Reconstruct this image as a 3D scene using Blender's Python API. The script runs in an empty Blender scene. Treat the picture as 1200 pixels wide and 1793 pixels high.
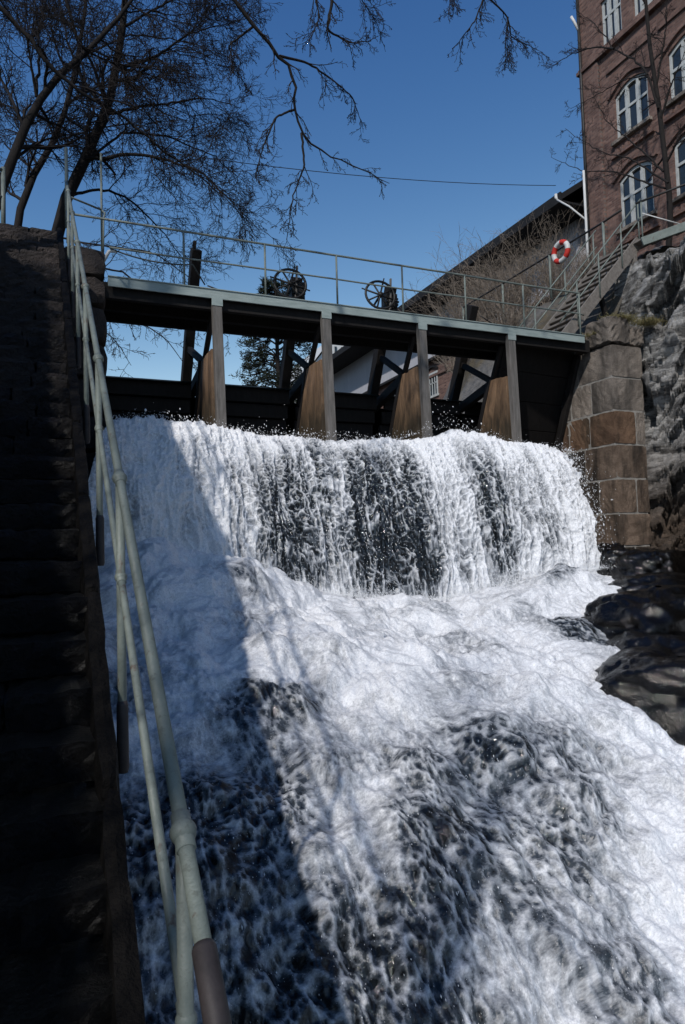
import bpy, math, random
import numpy as np
from mathutils import Vector, Matrix

# ------------------------------------------------------------------ camera
scene = bpy.context.scene
C = scene.collection
YAW, PITCH, ROLL = (math.radians(a) for a in (23.457, 3.1145, 1.676))
F = np.array([math.sin(YAW)*math.cos(PITCH), math.cos(YAW)*math.cos(PITCH), math.sin(PITCH)])
_r = np.array([math.cos(YAW), -math.sin(YAW), 0.0])
_u = np.cross(_r, F)
RT = math.cos(ROLL)*_r - math.sin(ROLL)*_u
UP = math.sin(ROLL)*_r + math.cos(ROLL)*_u
cam_d = bpy.data.cameras.new('camera')
cam_d.sensor_fit = 'VERTICAL'; cam_d.sensor_height = 36.0; cam_d.sensor_width = 24.0
cam_d.lens = 24.0; cam_d.clip_start = 0.05; cam_d.clip_end = 3000
cam = bpy.data.objects.new('camera', cam_d); C.objects.link(cam)
cam.matrix_world = Matrix(((RT[0], UP[0], -F[0], 0), (RT[1], UP[1], -F[1], 0), (RT[2], UP[2], -F[2], 0), (0, 0, 0, 1)))
scene.camera = cam

# ------------------------------------------------------------------ sky, sun, exposure
SUN = Vector((-0.84, -0.84, 1.0)).normalized()          # towards the sun
SUN_EL = math.asin(SUN.z)
SUN_AZ = math.atan2(SUN.x, SUN.y)                       # clockwise from +Y
world = bpy.data.worlds.new('World'); scene.world = world; world.use_nodes = True
wn = world.node_tree.nodes; wl = world.node_tree.links
for n in list(wn): wn.remove(n)
sky = wn.new('ShaderNodeTexSky'); sky.sky_type = 'NISHITA'; sky.sun_disc = False
sky.sun_elevation = SUN_EL; sky.sun_rotation = SUN_AZ
sky.altitude = 1500; sky.air_density = 0.8; sky.dust_density = 0.1; sky.ozone_density = 6.0
bg = wn.new('ShaderNodeBackground'); bg.inputs['Strength'].default_value = 0.15
wo = wn.new('ShaderNodeOutputWorld')
sc_ = wn.new('ShaderNodeSeparateColor'); cc_ = wn.new('ShaderNodeCombineColor')       # one film curve per channel for the whole sky
wl.new(sky.outputs[0], sc_.inputs[0]); chan = []
for k_, (pw, ml) in enumerate(((2.05, 2.157), (1.48, 1.365), (.93, 1.503))):
    p_ = wn.new('ShaderNodeMath'); p_.operation = 'POWER'; p_.inputs[1].default_value = pw; wl.new(sc_.outputs[k_], p_.inputs[0])
    q_ = wn.new('ShaderNodeMath'); q_.operation = 'MULTIPLY'; q_.inputs[1].default_value = ml; wl.new(p_.outputs[0], q_.inputs[0]); chan.append(q_.outputs[0])
g_ = wn.new('ShaderNodeMath'); g_.operation = 'MULTIPLY'; g_.inputs[1].default_value = .74; wl.new(chan[2], g_.inputs[0])
gn = wn.new('ShaderNodeMath'); gn.operation = 'MINIMUM'; wl.new(chan[1], gn.inputs[0]); wl.new(g_.outputs[0], gn.inputs[1]); chan[1] = gn.outputs[0]
h_ = wn.new('ShaderNodeMath'); h_.operation = 'MULTIPLY'; h_.inputs[1].default_value = .75; wl.new(chan[1], h_.inputs[0])
mn = wn.new('ShaderNodeMath'); mn.operation = 'MINIMUM'; wl.new(chan[0], mn.inputs[0]); wl.new(h_.outputs[0], mn.inputs[1])
wl.new(mn.outputs[0], cc_.inputs[0]); wl.new(chan[1], cc_.inputs[1]); wl.new(chan[2], cc_.inputs[2]); wl.new(cc_.outputs[0], bg.inputs['Color']); wl.new(bg.outputs[0], wo.inputs['Surface'])
sun_d = bpy.data.lights.new('sun', 'SUN'); sun_d.energy = 4.0; sun_d.angle = math.radians(1.2)
sun_d.color = (1.0, 0.95, 0.90)
sun = bpy.data.objects.new('sun', sun_d); C.objects.link(sun)
sun.rotation_euler = SUN.to_track_quat('Z', 'Y').to_euler(); sun.location = (-20, -20, 30)
vs = scene.view_settings
vs.view_transform = 'Standard'; vs.look = 'None'; vs.exposure = -0.35; vs.gamma = 1.0; vs.use_curve_mapping = False
scene.render.resolution_x = 685; scene.render.resolution_y = 1024

# ------------------------------------------------------------------ helpers
def at(px, py, Y):
    """point of the place seen at a pixel of the photograph, at distance Y upstream"""
    d = F + RT*(px-600)/1195.3 + UP*(896.5-py)/1195.3
    return d*Y/d[1]

class MB:
    def __init__(s): s.v = []; s.f = []
    def add(s, vs_, fs_):
        o = len(s.v); s.v.extend(tuple(map(float, p)) for p in vs_); s.f.extend(tuple(i+o for i in f) for f in fs_); return s
    def box(s, x0, x1, y0, y1, z0, z1):
        return s.add([(x0,y0,z0),(x1,y0,z0),(x1,y1,z0),(x0,y1,z0),(x0,y0,z1),(x1,y0,z1),(x1,y1,z1),(x0,y1,z1)],
                     [(0,3,2,1),(4,5,6,7),(0,1,5,4),(1,2,6,5),(2,3,7,6),(3,0,4,7)])
    def beam(s, a, b, w, h, up=(0,0,1)):
        """box of section w x h from a to b; h is measured along up"""
        a = Vector(a); b = Vector(b); d = (b-a).normalized(); up = Vector(up)
        sd = d.cross(up).normalized(); u2 = sd.cross(d).normalized()
        vs_ = []
        for p in (a, b):
            for (i, j) in ((-1,-1),(1,-1),(1,1),(-1,1)): vs_.append(p + sd*(i*w/2) + u2*(j*h/2))
        return s.add(vs_, [(0,3,2,1),(4,5,6,7),(0,1,5,4),(1,2,6,5),(2,3,7,6),(3,0,4,7)])
    def tube(s, pts, r, k=8, cap=True):
        pts = [Vector(p) for p in pts]; n = len(pts)
        rs = r if hasattr(r, '__len__') else [r]*n
        d0 = (pts[1]-pts[0]).normalized(); ref = Vector((0,0,1)) if abs(d0.z) < .9 else Vector((1,0,0))
        sd = d0.cross(ref).normalized(); vs_ = []; fs_ = []
        for i, p in enumerate(pts):
            d = (pts[min(i+1,n-1)]-pts[max(i-1,0)]).normalized()
            sd = (sd - d*sd.dot(d)).normalized(); u2 = d.cross(sd)
            for j in range(k):
                a = 2*math.pi*j/k; vs_.append(p + (sd*math.cos(a)+u2*math.sin(a))*rs[i])
        for i in range(n-1):
            for j in range(k): fs_.append((i*k+j, i*k+(j+1)%k, (i+1)*k+(j+1)%k, (i+1)*k+j))
        if cap: fs_.append(tuple(range(k))[::-1]); fs_.append(tuple((n-1)*k+j for j in range(k)))
        return s.add(vs_, fs_)
    def sphere(s, c, r, n=10, m=7, sc=(1,1,1)):
        vs_ = []; fs_ = []
        for i in range(m+1):
            th = math.pi*i/m
            for j in range(n):
                a = 2*math.pi*j/n; vs_.append((c[0]+r*sc[0]*math.sin(th)*math.cos(a), c[1]+r*sc[1]*math.sin(th)*math.sin(a), c[2]+r*sc[2]*math.cos(th)))
        for i in range(m):
            for j in range(n): fs_.append((i*n+j, (i+1)*n+j, (i+1)*n+(j+1)%n, i*n+(j+1)%n))
        return s.add(vs_, fs_)
    def build(s, name, mat, parent=None, smooth=False, bevel=0.0, loc=None):
        return obj(name, mesh(name, s.v, s.f, mat, smooth), parent, bevel, loc)

def mesh(name, v, f, mat, smooth=False):
    me = bpy.data.meshes.new(name); me.from_pydata(v, [], f); me.update()
    if mat: me.materials.append(mat)
    if smooth: me.polygons.foreach_set('use_smooth', [True]*len(me.polygons))
    return me
def obj(name, me, parent=None, bevel=0.0, loc=None):
    o = bpy.data.objects.new(name, me); C.objects.link(o)
    if parent is not None: o.parent = parent
    if loc is not None: o.location = loc
    if bevel:
        b = o.modifiers.new('bevel', 'BEVEL'); b.width = bevel; b.segments = 2; b.limit_method = 'ANGLE'; b.angle_limit = math.radians(40)
    return o
def np_mesh(name, V, Q, mat, smooth=True, attrs=None):
    """fast mesh from numpy vertices and equal-sided faces"""
    V = np.asarray(V, np.float32); Q = np.asarray(Q, np.int32); k = Q.shape[1]
    me = bpy.data.meshes.new(name)
    me.vertices.add(len(V)); me.vertices.foreach_set('co', V.ravel())
    me.loops.add(Q.size); me.loops.foreach_set('vertex_index', Q.ravel())
    me.polygons.add(len(Q)); me.polygons.foreach_set('loop_start', np.arange(0, Q.size, k, dtype=np.int32))
    if smooth: me.polygons.foreach_set('use_smooth', np.ones(len(Q), bool))
    for nm, val in (attrs or {}).items():
        a = me.attributes.new(nm, 'FLOAT', 'POINT'); a.data.foreach_set('value', np.asarray(val, np.float32).ravel())
    me.update(calc_edges=True); me.validate()
    if mat: me.materials.append(mat)
    return me
def tag(o, label=None, cat=None, group=None, kind=None):
    if label: o['label'] = label
    if cat: o['category'] = cat
    if group: o['group'] = group
    if kind: o['kind'] = kind
    return o
def thing(name, loc=(0,0,0), label=None, cat=None, group=None):
    o = bpy.data.objects.new(name, None); C.objects.link(o); o.location = loc; o.empty_display_size = .2
    return tag(o, label, cat, group)
class Part:
    """shifts world-space parts into the frame of a thing's Empty"""
    def __init__(s, root): s.r = root; s.o = Vector(root.location)
    def __call__(s, mb, name, mat, smooth=False, bevel=0.0, parent=None):
        v = [(p[0]-s.o.x, p[1]-s.o.y, p[2]-s.o.z) for p in mb.v]
        return obj(name, mesh(name, v, mb.f, mat, smooth), parent or s.r, bevel)

# ------------------------------------------------------------------ noise in numpy
_perm = np.random.RandomState(7).permutation(4096)
def _h(i, j, seed): return _perm[(_perm[(i + seed*131) & 4095] + j) & 4095]
def pnoise(x, y, seed=0):
    xi = np.floor(x).astype(int); yi = np.floor(y).astype(int); xf = x-xi; yf = y-yi
    u = xf*xf*xf*(xf*(xf*6-15)+10); v = yf*yf*yf*(yf*(yf*6-15)+10)
    def g(i, j):
        a = _h(xi+i, yi+j, seed)*(2*math.pi/4096); return np.cos(a)*(xf-i)+np.sin(a)*(yf-j)
    n0 = g(0,0)*(1-u)+g(1,0)*u; n1 = g(0,1)*(1-u)+g(1,1)*u
    return (n0*(1-v)+n1*v)*1.5
def fbm(x, y, o=4, seed=0, gain=.5):
    s = 0; a = 1; t = 0
    for k in range(o):
        s = s + a*pnoise(x*2**k, y*2**k, seed+k); t += a; a *= gain
    return s/t
def billow(x, y, o=4, seed=0, gain=.55):
    s = 0; a = 1; t = 0
    for k in range(o):
        s = s + a*np.abs(pnoise(x*2**k, y*2**k, seed+k)); t += a; a *= gain
    return s/t
def worley(x, y, seed=0):
    xi = np.floor(x).astype(int); yi = np.floor(y).astype(int)
    f1 = np.full(x.shape, 9.); f2 = np.full(x.shape, 9.)
    for i in (-1,0,1):
        for j in (-1,0,1):
            a = _h(xi+i, yi+j, seed)/4096.; b = _h(xi+i, yi+j, seed+17)/4096.
            d = np.sqrt((xi+i+a-x)**2+(yi+j+b-y)**2)
            m = d < f1; f2 = np.where(m, f1, np.minimum(f2, d)); f1 = np.where(m, d, f1)
    return f1, f2
def sstep(a, b, x):
    t = np.clip((x-a)/(b-a), 0, 1); return t*t*(3-2*t)

# ------------------------------------------------------------------ materials
class Mat:
    def __init__(s, name):
        s.m = bpy.data.materials.new(name); s.m.use_nodes = True
        s.n = s.m.node_tree.nodes; s.l = s.m.node_tree.links
        s.b = s.n['Principled BSDF']
        s.tc = s.n.new('ShaderNodeTexCoord')
    def link(s, a, b): s.l.new(a, b)
    def coords(s, scale=(1,1,1), out='Object', rand=False):
        mp = s.n.new('ShaderNodeMapping'); mp.inputs['Scale'].default_value = scale
        if rand:
            oi = s.n.new('ShaderNodeObjectInfo'); ad = s.n.new('ShaderNodeVectorMath'); ad.operation = 'MULTIPLY_ADD'
            ad.inputs[1].default_value = (37, 53, 71)
            s.link(oi.outputs['Random'], ad.inputs[0]); s.link(s.tc.outputs[out], ad.inputs[2]); s.link(ad.outputs[0], mp.inputs[0])
        else: s.link(s.tc.outputs[out], mp.inputs[0])
        return mp.outputs[0]
    def noise(s, vec, scale, detail=5, rough=.6, dist=0):
        t = s.n.new('ShaderNodeTexNoise'); t.inputs['Scale'].default_value = scale; t.inputs['Detail'].default_value = detail
        t.inputs['Roughness'].default_value = rough; t.inputs['Distortion'].default_value = dist
        s.link(vec, t.inputs['Vector']); return t.outputs['Fac']
    def vor(s, vec, scale, feature='F1'):
        t = s.n.new('ShaderNodeTexVoronoi'); t.feature = feature; t.inputs['Scale'].default_value = scale
        s.link(vec, t.inputs['Vector']); return t.outputs['Distance']
    def ramp(s, fac, stops):
        r = s.n.new('ShaderNodeValToRGB'); e = r.color_ramp.elements
        while len(e) < len(stops): e.new(.5)
        for el, (p, c) in zip(e, stops): el.position = p; el.color = (*c, 1) if len(c) == 3 else c
        s.link(fac, r.inputs[0]); return r.outputs[0]
    def mix(s, fac, a, b, mode='MIX'):
        x = s.n.new('ShaderNodeMix'); x.data_type = 'RGBA'; x.blend_type = mode
        for v, i in ((fac, 0), (a, 6), (b, 7)):
            if hasattr(v, 'node'): s.link(v, x.inputs[i])
            else: x.inputs[i].default_value = v if i == 0 else (*v, 1)
        return x.outputs[2]
    def math(s, op, a, b=None, clamp=False):
        x = s.n.new('ShaderNodeMath'); x.operation = op; x.use_clamp = clamp
        for v, i in ((a, 0), (b, 1)):
            if v is None: continue
            if hasattr(v, 'node'): s.link(v, x.inputs[i])
            else: x.inputs[i].default_value = v
        return x.outputs[0]
    def bump(s, h, strength=.4, dist=.02):
        b = s.n.new('ShaderNodeBump'); b.inputs['Strength'].default_value = strength; b.inputs['Distance'].default_value = dist
        s.link(h, b.inputs['Height']); s.link(b.outputs[0], s.b.inputs['Normal'])
    def set(s, color=None, rough=None, metal=None, spec=None):
        for v, nm in ((color, 'Base Color'), (rough, 'Roughness'), (metal, 'Metallic'), (spec, 'Specular IOR Level')):
            if v is None: continue
            if hasattr(v, 'node'): s.link(v, s.b.inputs[nm])
            else: s.b.inputs[nm].default_value = (*v, 1) if nm == 'Base Color' else v
        return s

M = {}
def noisy(key, c0, c1, scale=4, rough=.7, bump=.3, bdist=.01, stretch=(1,1,1), rand=True, spec=.3, fine=40):
    m = Mat(key); v = m.coords(stretch, rand=rand)
    a = m.noise(v, scale, 6, .65); b = m.noise(v, fine, 4, .6)
    col = m.mix(m.math('MULTIPLY', b, .5), m.ramp(a, [(.3, c0), (.7, c1)]), tuple(.5*x for x in c0))
    m.set(col, rough, 0, spec); m.bump(m.math('ADD', a, m.math('MULTIPLY', b, .5)), bump, bdist)
    M[key] = m.m; return m
m = Mat('green_paint'); v = m.coords(rand=True); a = m.noise(v, 7, 6, .7); b = m.noise(v, 28, 5, .7); c = m.noise(m.coords((1,1,.35), rand=True), 14, 5, .7)
col = m.ramp(a, [(.3,(.115,.138,.124)),(.7,(.20,.228,.205))])
col = m.mix(m.ramp(b, [(.56,(0,0,0)),(.64,(.75,.75,.75))]), col, (.11,.125,.11))
col = m.mix(m.ramp(c, [(.60,(0,0,0)),(.68,(.8,.8,.8))]), col, (.085,.05,.032))
m.set(col, m.ramp(b, [(.4,(.42,.42,.42)),(.7,(.75,.75,.75))]), 0, .35); m.bump(m.math('ADD', a, m.math('MULTIPLY', b, .8)), .5, .006); M['green_paint'] = m.m
noisy('fascia_paint', (.25,.31,.295), (.40,.46,.44), 3, .55, .2, .004, (1,1,6))
noisy('rust_pipe', (.026,.023,.024), (.060,.050,.050), 12, .6, .4, .004)
noisy('grey_wood', (.09,.083,.075), (.22,.205,.19), 3, .8, .6, .01, (6,6,.7))
noisy('dark_timber', (.006,.005,.0045), (.016,.013,.012), 3, .75, .5, .01, (5,5,.8))
noisy('deck_wood', (.05,.045,.04), (.12,.11,.10), 3, .8, .5, .01, (6,1,6))
noisy('stair_wood', (.13,.115,.10), (.27,.245,.22), 3, .8, .5, .01, (6,1,6))
noisy('iron', (.012,.012,.012), (.04,.038,.035), 10, .5, .3, .005)
noisy('rope', (.05,.06,.055), (.14,.15,.14), 30, .8, .3, .004)
noisy('white_paint', (.56,.56,.54), (.74,.74,.72), 4, .5, .1, .003)
noisy('mortar', (.20,.19,.17), (.38,.36,.33), 8, .9, .5, .01)
noisy('bark', (.008,.007,.006), (.024,.019,.017), 6, .9, .7, .02, (3,3,.7))
noisy('twig', (.009,.007,.007), (.024,.018,.017), 3, .85, .2, .005)
noisy('shrub_twig', (.16,.13,.105), (.36,.30,.24), 3, .85, .2, .005)
noisy('needles', (.010,.016,.009), (.028,.036,.018), 3, .8, .2, .005)
noisy('dry_grass', (.16,.15,.06), (.34,.29,.15), 3, .85, .2, .005)
noisy('grass_bank', (.05,.06,.025), (.15,.13,.07), 2, .95, .6, .03)
noisy('roof_felt', (.010,.010,.011), (.022,.022,.024), 3, .8, .3, .01)
noisy('red_band', (.50,.03,.02), (.62,.045,.03), 5, .6, .1, .003)
noisy('window_white', (.38,.40,.39), (.60,.61,.59), 6, .5, .1, .003)
noisy('kerb_stone', (.0025,.0022,.002), (.008,.007,.0065), 5, .8, .9, .03, spec=.12)
noisy('dark_stone', (.016,.014,.013), (.05,.045,.04), 3, .55, .6, .02)

def granite(key, c0, c1, stain, stain_amt):
    m = Mat(key); v = m.coords((1,1,1), rand=True)
    a = m.noise(v, 1.6, 6, .7); g = m.noise(v, 45, 3, .6); s_ = m.noise(m.coords((2.2,2.2,.5), rand=True), 1.4, 4, .6)
    oi = m.n.new('ShaderNodeObjectInfo')
    col = m.ramp(a, [(.32, c0), (.68, c1)])
    col = m.mix(m.math('MULTIPLY', m.ramp(s_, [(.45,(0,0,0)),(.65,(1,1,1))]), stain_amt), col, stain)
    col = m.mix(m.math('MULTIPLY', m.ramp(g, [(.45,(0,0,0)),(.75,(1,1,1))]), .45), col, tuple(x*.35 for x in c0))
    col = m.mix(.55, col, m.ramp(oi.outputs['Random'], [(0,(.55,.54,.53)),(1,(1.1,1.07,1.03))]), 'MULTIPLY')
    m.set(col, .8, 0, .3)
    m.bump(m.math('ADD', m.noise(v, 12, 9, .85), m.math('MULTIPLY', g, .8)), 1.0, .06)
    M[key] = m.m
granite('granite', (.17,.147,.125), (.46,.40,.345), (.06,.055,.05), .75)
granite('granite_rust', (.11,.066,.042), (.33,.205,.13), (.05,.040,.028), .8)
granite('granite_brown', (.13,.092,.068), (.36,.27,.205), (.035,.028,.022), .9)
granite('granite_wet', (.035,.03,.026), (.11,.085,.065), (.012,.012,.010), .7)

# dark rough step stone, wet low down; deep shade is also put into its near-black colour
m = Mat('step_stone'); v = m.coords((1,1,1), rand=True)
geo = m.n.new('ShaderNodeNewGeometry'); sep = m.n.new('ShaderNodeSeparateXYZ'); m.link(geo.outputs['Position'], sep.inputs[0])
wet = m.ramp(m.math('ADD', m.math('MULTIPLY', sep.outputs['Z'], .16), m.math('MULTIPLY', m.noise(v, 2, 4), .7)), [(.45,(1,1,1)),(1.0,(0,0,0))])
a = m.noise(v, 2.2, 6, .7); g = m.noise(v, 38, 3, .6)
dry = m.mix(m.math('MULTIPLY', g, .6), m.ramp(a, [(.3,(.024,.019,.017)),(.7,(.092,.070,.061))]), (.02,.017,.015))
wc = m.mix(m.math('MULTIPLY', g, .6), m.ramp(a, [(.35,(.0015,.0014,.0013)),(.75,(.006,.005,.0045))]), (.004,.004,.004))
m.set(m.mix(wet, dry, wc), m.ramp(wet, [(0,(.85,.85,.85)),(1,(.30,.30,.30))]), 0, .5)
m.bump(m.math('ADD', m.noise(v, 9, 9, .8), m.math('MULTIPLY', g, .7)), 1.0, .07)
M['step_stone'] = m.m

# schist cliff
m = Mat('cliff_rock'); v = m.coords((1,1,1)); vs2 = m.coords((.6,.6,2.6))
a = m.noise(v, .9, 8, .7, .6); b = m.noise(vs2, 2.2, 8, .7, .8); g = m.noise(v, 26, 4, .6)
geo = m.n.new('ShaderNodeNewGeometry'); sep = m.n.new('ShaderNodeSeparateXYZ'); m.link(geo.outputs['Position'], sep.inputs[0])
col = m.ramp(b, [(.38,(.06,.058,.056)),(.48,(.30,.295,.285)),(.60,(.58,.57,.55))])
col = m.mix(m.ramp(a, [(.52,(0,0,0)),(.66,(1,1,1))]), col, (.085,.08,.075))
low = m.ramp(m.math('ADD', sep.outputs['Z'], m.math('MULTIPLY', a, 1.6)), [(.0,(1,1,1)),(1.0,(0,0,0))])
mp = m.n.new('ShaderNodeMapRange'); mp.inputs[1].default_value = 1.2; mp.inputs[2].default_value = 3.2; mp.inputs[3].default_value = 1; mp.inputs[4].default_value = 0
m.link(m.math('ADD', sep.outputs['Z'], m.math('MULTIPLY', a, 1.5)), mp.inputs[0])
col = m.mix(mp.outputs[0], col, m.ramp(b, [(.3,(.03,.022,.016)),(.7,(.17,.12,.085))]))
m.set(m.mix(m.math('MULTIPLY', g, .5), col, (.04,.04,.04)), .75, 0, .35)
m.bump(m.math('ADD', b, m.math('MULTIPLY', m.noise(v, 9, 8, .75), .7)), 1.0, .12)
M['cliff_rock'] = m.m

# wet black boulder
m = Mat('wet_rock'); v = m.coords((1,1,1), rand=True); a = m.noise(v, 2.5, 8, .7); g = m.noise(v, 30, 4, .6)
m.set(m.ramp(a, [(.3,(.001,.001,.001)),(.75,(.004,.0033,.0027))]), m.ramp(g, [(.3,(.03,.03,.03)),(.7,(.13,.13,.13))]), 0, .5)
m.b.inputs['Specular IOR Level'].default_value = .5
m.bump(m.math('ADD', a, m.math('MULTIPLY', m.noise(v, 9, 6, .65), .5)), .6, .06); M['wet_rock'] = m.m

# brown wet buttress planks
m = Mat('buttress_wood'); v = m.coords((1,1,1), rand=True); vz = m.coords((1.6,1.6,.5), rand=True)
a = m.noise(vz, 2.0, 8, .7, .6); g = m.noise(v, 22, 4, .6)
geo = m.n.new('ShaderNodeNewGeometry'); sep = m.n.new('ShaderNodeSeparateXYZ'); m.link(geo.outputs['Position'], sep.inputs[0])
mp = m.n.new('ShaderNodeMapRange'); mp.inputs[1].default_value = 2.5; mp.inputs[2].default_value = 3.5; mp.inputs[3].default_value = 1; mp.inputs[4].default_value = 0
m.link(m.math('ADD', sep.outputs['Z'], m.math('MULTIPLY', m.math('SUBTRACT', a, .5), 1.6)), mp.inputs[0])
col = m.mix(mp.outputs[0], m.ramp(a, [(.32,(.09,.05,.026)),(.70,(.36,.225,.13))]), m.ramp(a, [(.3,(.018,.014,.009)),(.7,(.06,.045,.025))]))
m.set(m.mix(m.math('MULTIPLY', g, .4), col, (.06,.04,.025)), .7, 0, .35); m.bump(m.math('ADD', a, m.math('MULTIPLY', g, .4)), .6, .02)
M['buttress_wood'] = m.m

# brick wall: courses far too small to pick apart
def brick_mat(key, ax, dark=1.0):
    m = Mat(key); sp = m.n.new('ShaderNodeSeparateXYZ'); cbn = m.n.new('ShaderNodeCombineXYZ')
    m.link(m.tc.outputs['Object'], sp.inputs[0]); m.link(sp.outputs[ax], cbn.inputs[0]); m.link(sp.outputs['Z'], cbn.inputs[1])
    mp = cbn
    br = m.n.new('ShaderNodeTexBrick'); m.link(mp.outputs[0], br.inputs['Vector'])
    br.inputs['Scale'].default_value = 1.0; br.inputs['Brick Width'].default_value = .26; br.inputs['Row Height'].default_value = .078
    br.inputs['Mortar Size'].default_value = .009; br.inputs['Mortar Smooth'].default_value = .2; br.inputs['Bias'].default_value = -.1
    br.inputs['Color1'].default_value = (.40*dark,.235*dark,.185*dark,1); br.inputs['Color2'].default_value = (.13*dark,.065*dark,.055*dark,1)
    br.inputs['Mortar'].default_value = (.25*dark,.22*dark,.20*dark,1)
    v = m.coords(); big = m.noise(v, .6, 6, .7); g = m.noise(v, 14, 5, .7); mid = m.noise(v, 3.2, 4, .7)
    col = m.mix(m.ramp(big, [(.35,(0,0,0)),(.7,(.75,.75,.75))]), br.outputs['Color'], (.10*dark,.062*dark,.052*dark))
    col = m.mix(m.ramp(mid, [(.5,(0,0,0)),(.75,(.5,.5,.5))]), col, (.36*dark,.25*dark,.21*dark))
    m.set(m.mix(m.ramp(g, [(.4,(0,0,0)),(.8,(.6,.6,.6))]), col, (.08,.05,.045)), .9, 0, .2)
    m.bump(m.math('ADD', m.math('MULTIPLY', br.outputs['Fac'], -1), m.math('MULTIPLY', g, .8)), .8, .02)
    M[key] = m.m
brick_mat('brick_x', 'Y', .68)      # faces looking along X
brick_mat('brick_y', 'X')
# grey board siding
m = Mat('siding'); v = m.coords((1, 1, .15)); w = m.n.new('ShaderNodeTexWave'); w.wave_type = 'BANDS'; w.bands_direction = 'Y'
w.inputs['Scale'].default_value = 2.4; w.inputs['Distortion'].default_value = 0; m.link(m.tc.outputs['Object'], w.inputs['Vector'])
a = m.noise(v, 1.5, 6, .7)
m.set(m.mix(m.ramp(w.outputs['Fac'], [(0,(1,1,1)),(.12,(0,0,0))]), m.ramp(a, [(.3,(.40,.41,.45)),(.7,(.50,.50,.53))]), (.22,.22,.24)), .8, 0, .2)
m.bump(w.outputs['Fac'], .4, .02); M['siding'] = m.m
# glass
m = Mat('window_glass'); m.set((.02,.025,.03), .06, 0, .7); m.bump(m.noise(m.coords(), 2.0, 2, .5), .12, .03); M['window_glass'] = m.m
# rocky bank
m = Mat('bank'); v = m.coords(); a = m.noise(v, .5, 8, .7); b = m.noise(v, 4, 8, .7); g = m.noise(v, 30, 4, .6)
col = m.mix(m.ramp(a, [(.42,(0,0,0)),(.58,(1,1,1))]), m.ramp(b, [(.3,(.10,.098,.095)),(.7,(.27,.262,.255))]), m.ramp(b, [(.3,(.06,.05,.035)),(.7,(.17,.14,.09))]))
m.set(m.mix(m.math('MULTIPLY', g, .5), col, (.05,.045,.04)), .9, 0, .2); m.bump(b, 1.0, .15); M['bank'] = m.m
# water with foam: the 'foam' attribute says how much air the water carries
m = Mat('white_water')
at_ = m.n.new('ShaderNodeAttribute'); at_.attribute_name = 'foam'
fu = m.n.new('ShaderNodeAttribute'); fu.attribute_name = 'flow_u'; fs = m.n.new('ShaderNodeAttribute'); fs.attribute_name = 'flow_s'
cb = m.n.new('ShaderNodeCombineXYZ'); m.link(fu.outputs['Fac'], cb.inputs[0]); m.link(fs.outputs['Fac'], cb.inputs[1])
n1 = m.noise(cb.outputs[0], 22, 6, .65, .4); n2 = m.noise(cb.outputs[0], 75, 4, .6, .3)
k = m.math('ADD', at_.outputs['Fac'], m.math('ADD', m.math('MULTIPLY', m.math('SUBTRACT', n1, .5), .6), m.math('MULTIPLY', m.math('SUBTRACT', n2, .5), .5)))
fo = m.ramp(k, [(.30,(0,0,0)),(.72,(1,1,1))])
m.set(m.ramp(k, [(.16,(.007,.009,.011)),(.42,(.07,.082,.095)),(.70,(.40,.415,.435)),(1.05,(.82,.83,.845))]), m.ramp(fo, [(0,(.07,.07,.07)),(1,(.55,.55,.55))]), 0, .5)
m.bump(m.math('ADD', n1, m.math('MULTIPLY', n2, .3)), .35, .03)
gr1 = m.noise(cb.outputs[0], 48, 5, .75, .2); gr2 = m.noise(m.coords(), 60, 3, .7)
src = m.b.inputs['Base Color'].links[0].from_socket
m.link(m.mix(.85, src, m.ramp(m.math('ADD', m.math('MULTIPLY', gr1, .6), m.math('MULTIPLY', gr2, .4)), [(.32,(.50,.52,.56)),(.58,(1.04,1.04,1.04))]), 'MULTIPLY'), m.b.inputs['Base Color'])
m.link(m.math('MULTIPLY', fo, .75), m.b.inputs['Subsurface Weight']); m.b.inputs['Subsurface Radius'].default_value = (1.0, 1.0, 1.0); m.b.inputs['Subsurface Scale'].default_value = .05
M['white_water'] = m.m
m = Mat('drops'); m.set((.84,.86,.88), .25, 0, .6); M['drops'] = m.m
m = Mat('river_water'); m.set((.012,.018,.02), .08, 0, .5); m.bump(m.noise(m.coords(), 1.2, 5, .6), .25, .1); M['river_water'] = m.m

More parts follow.
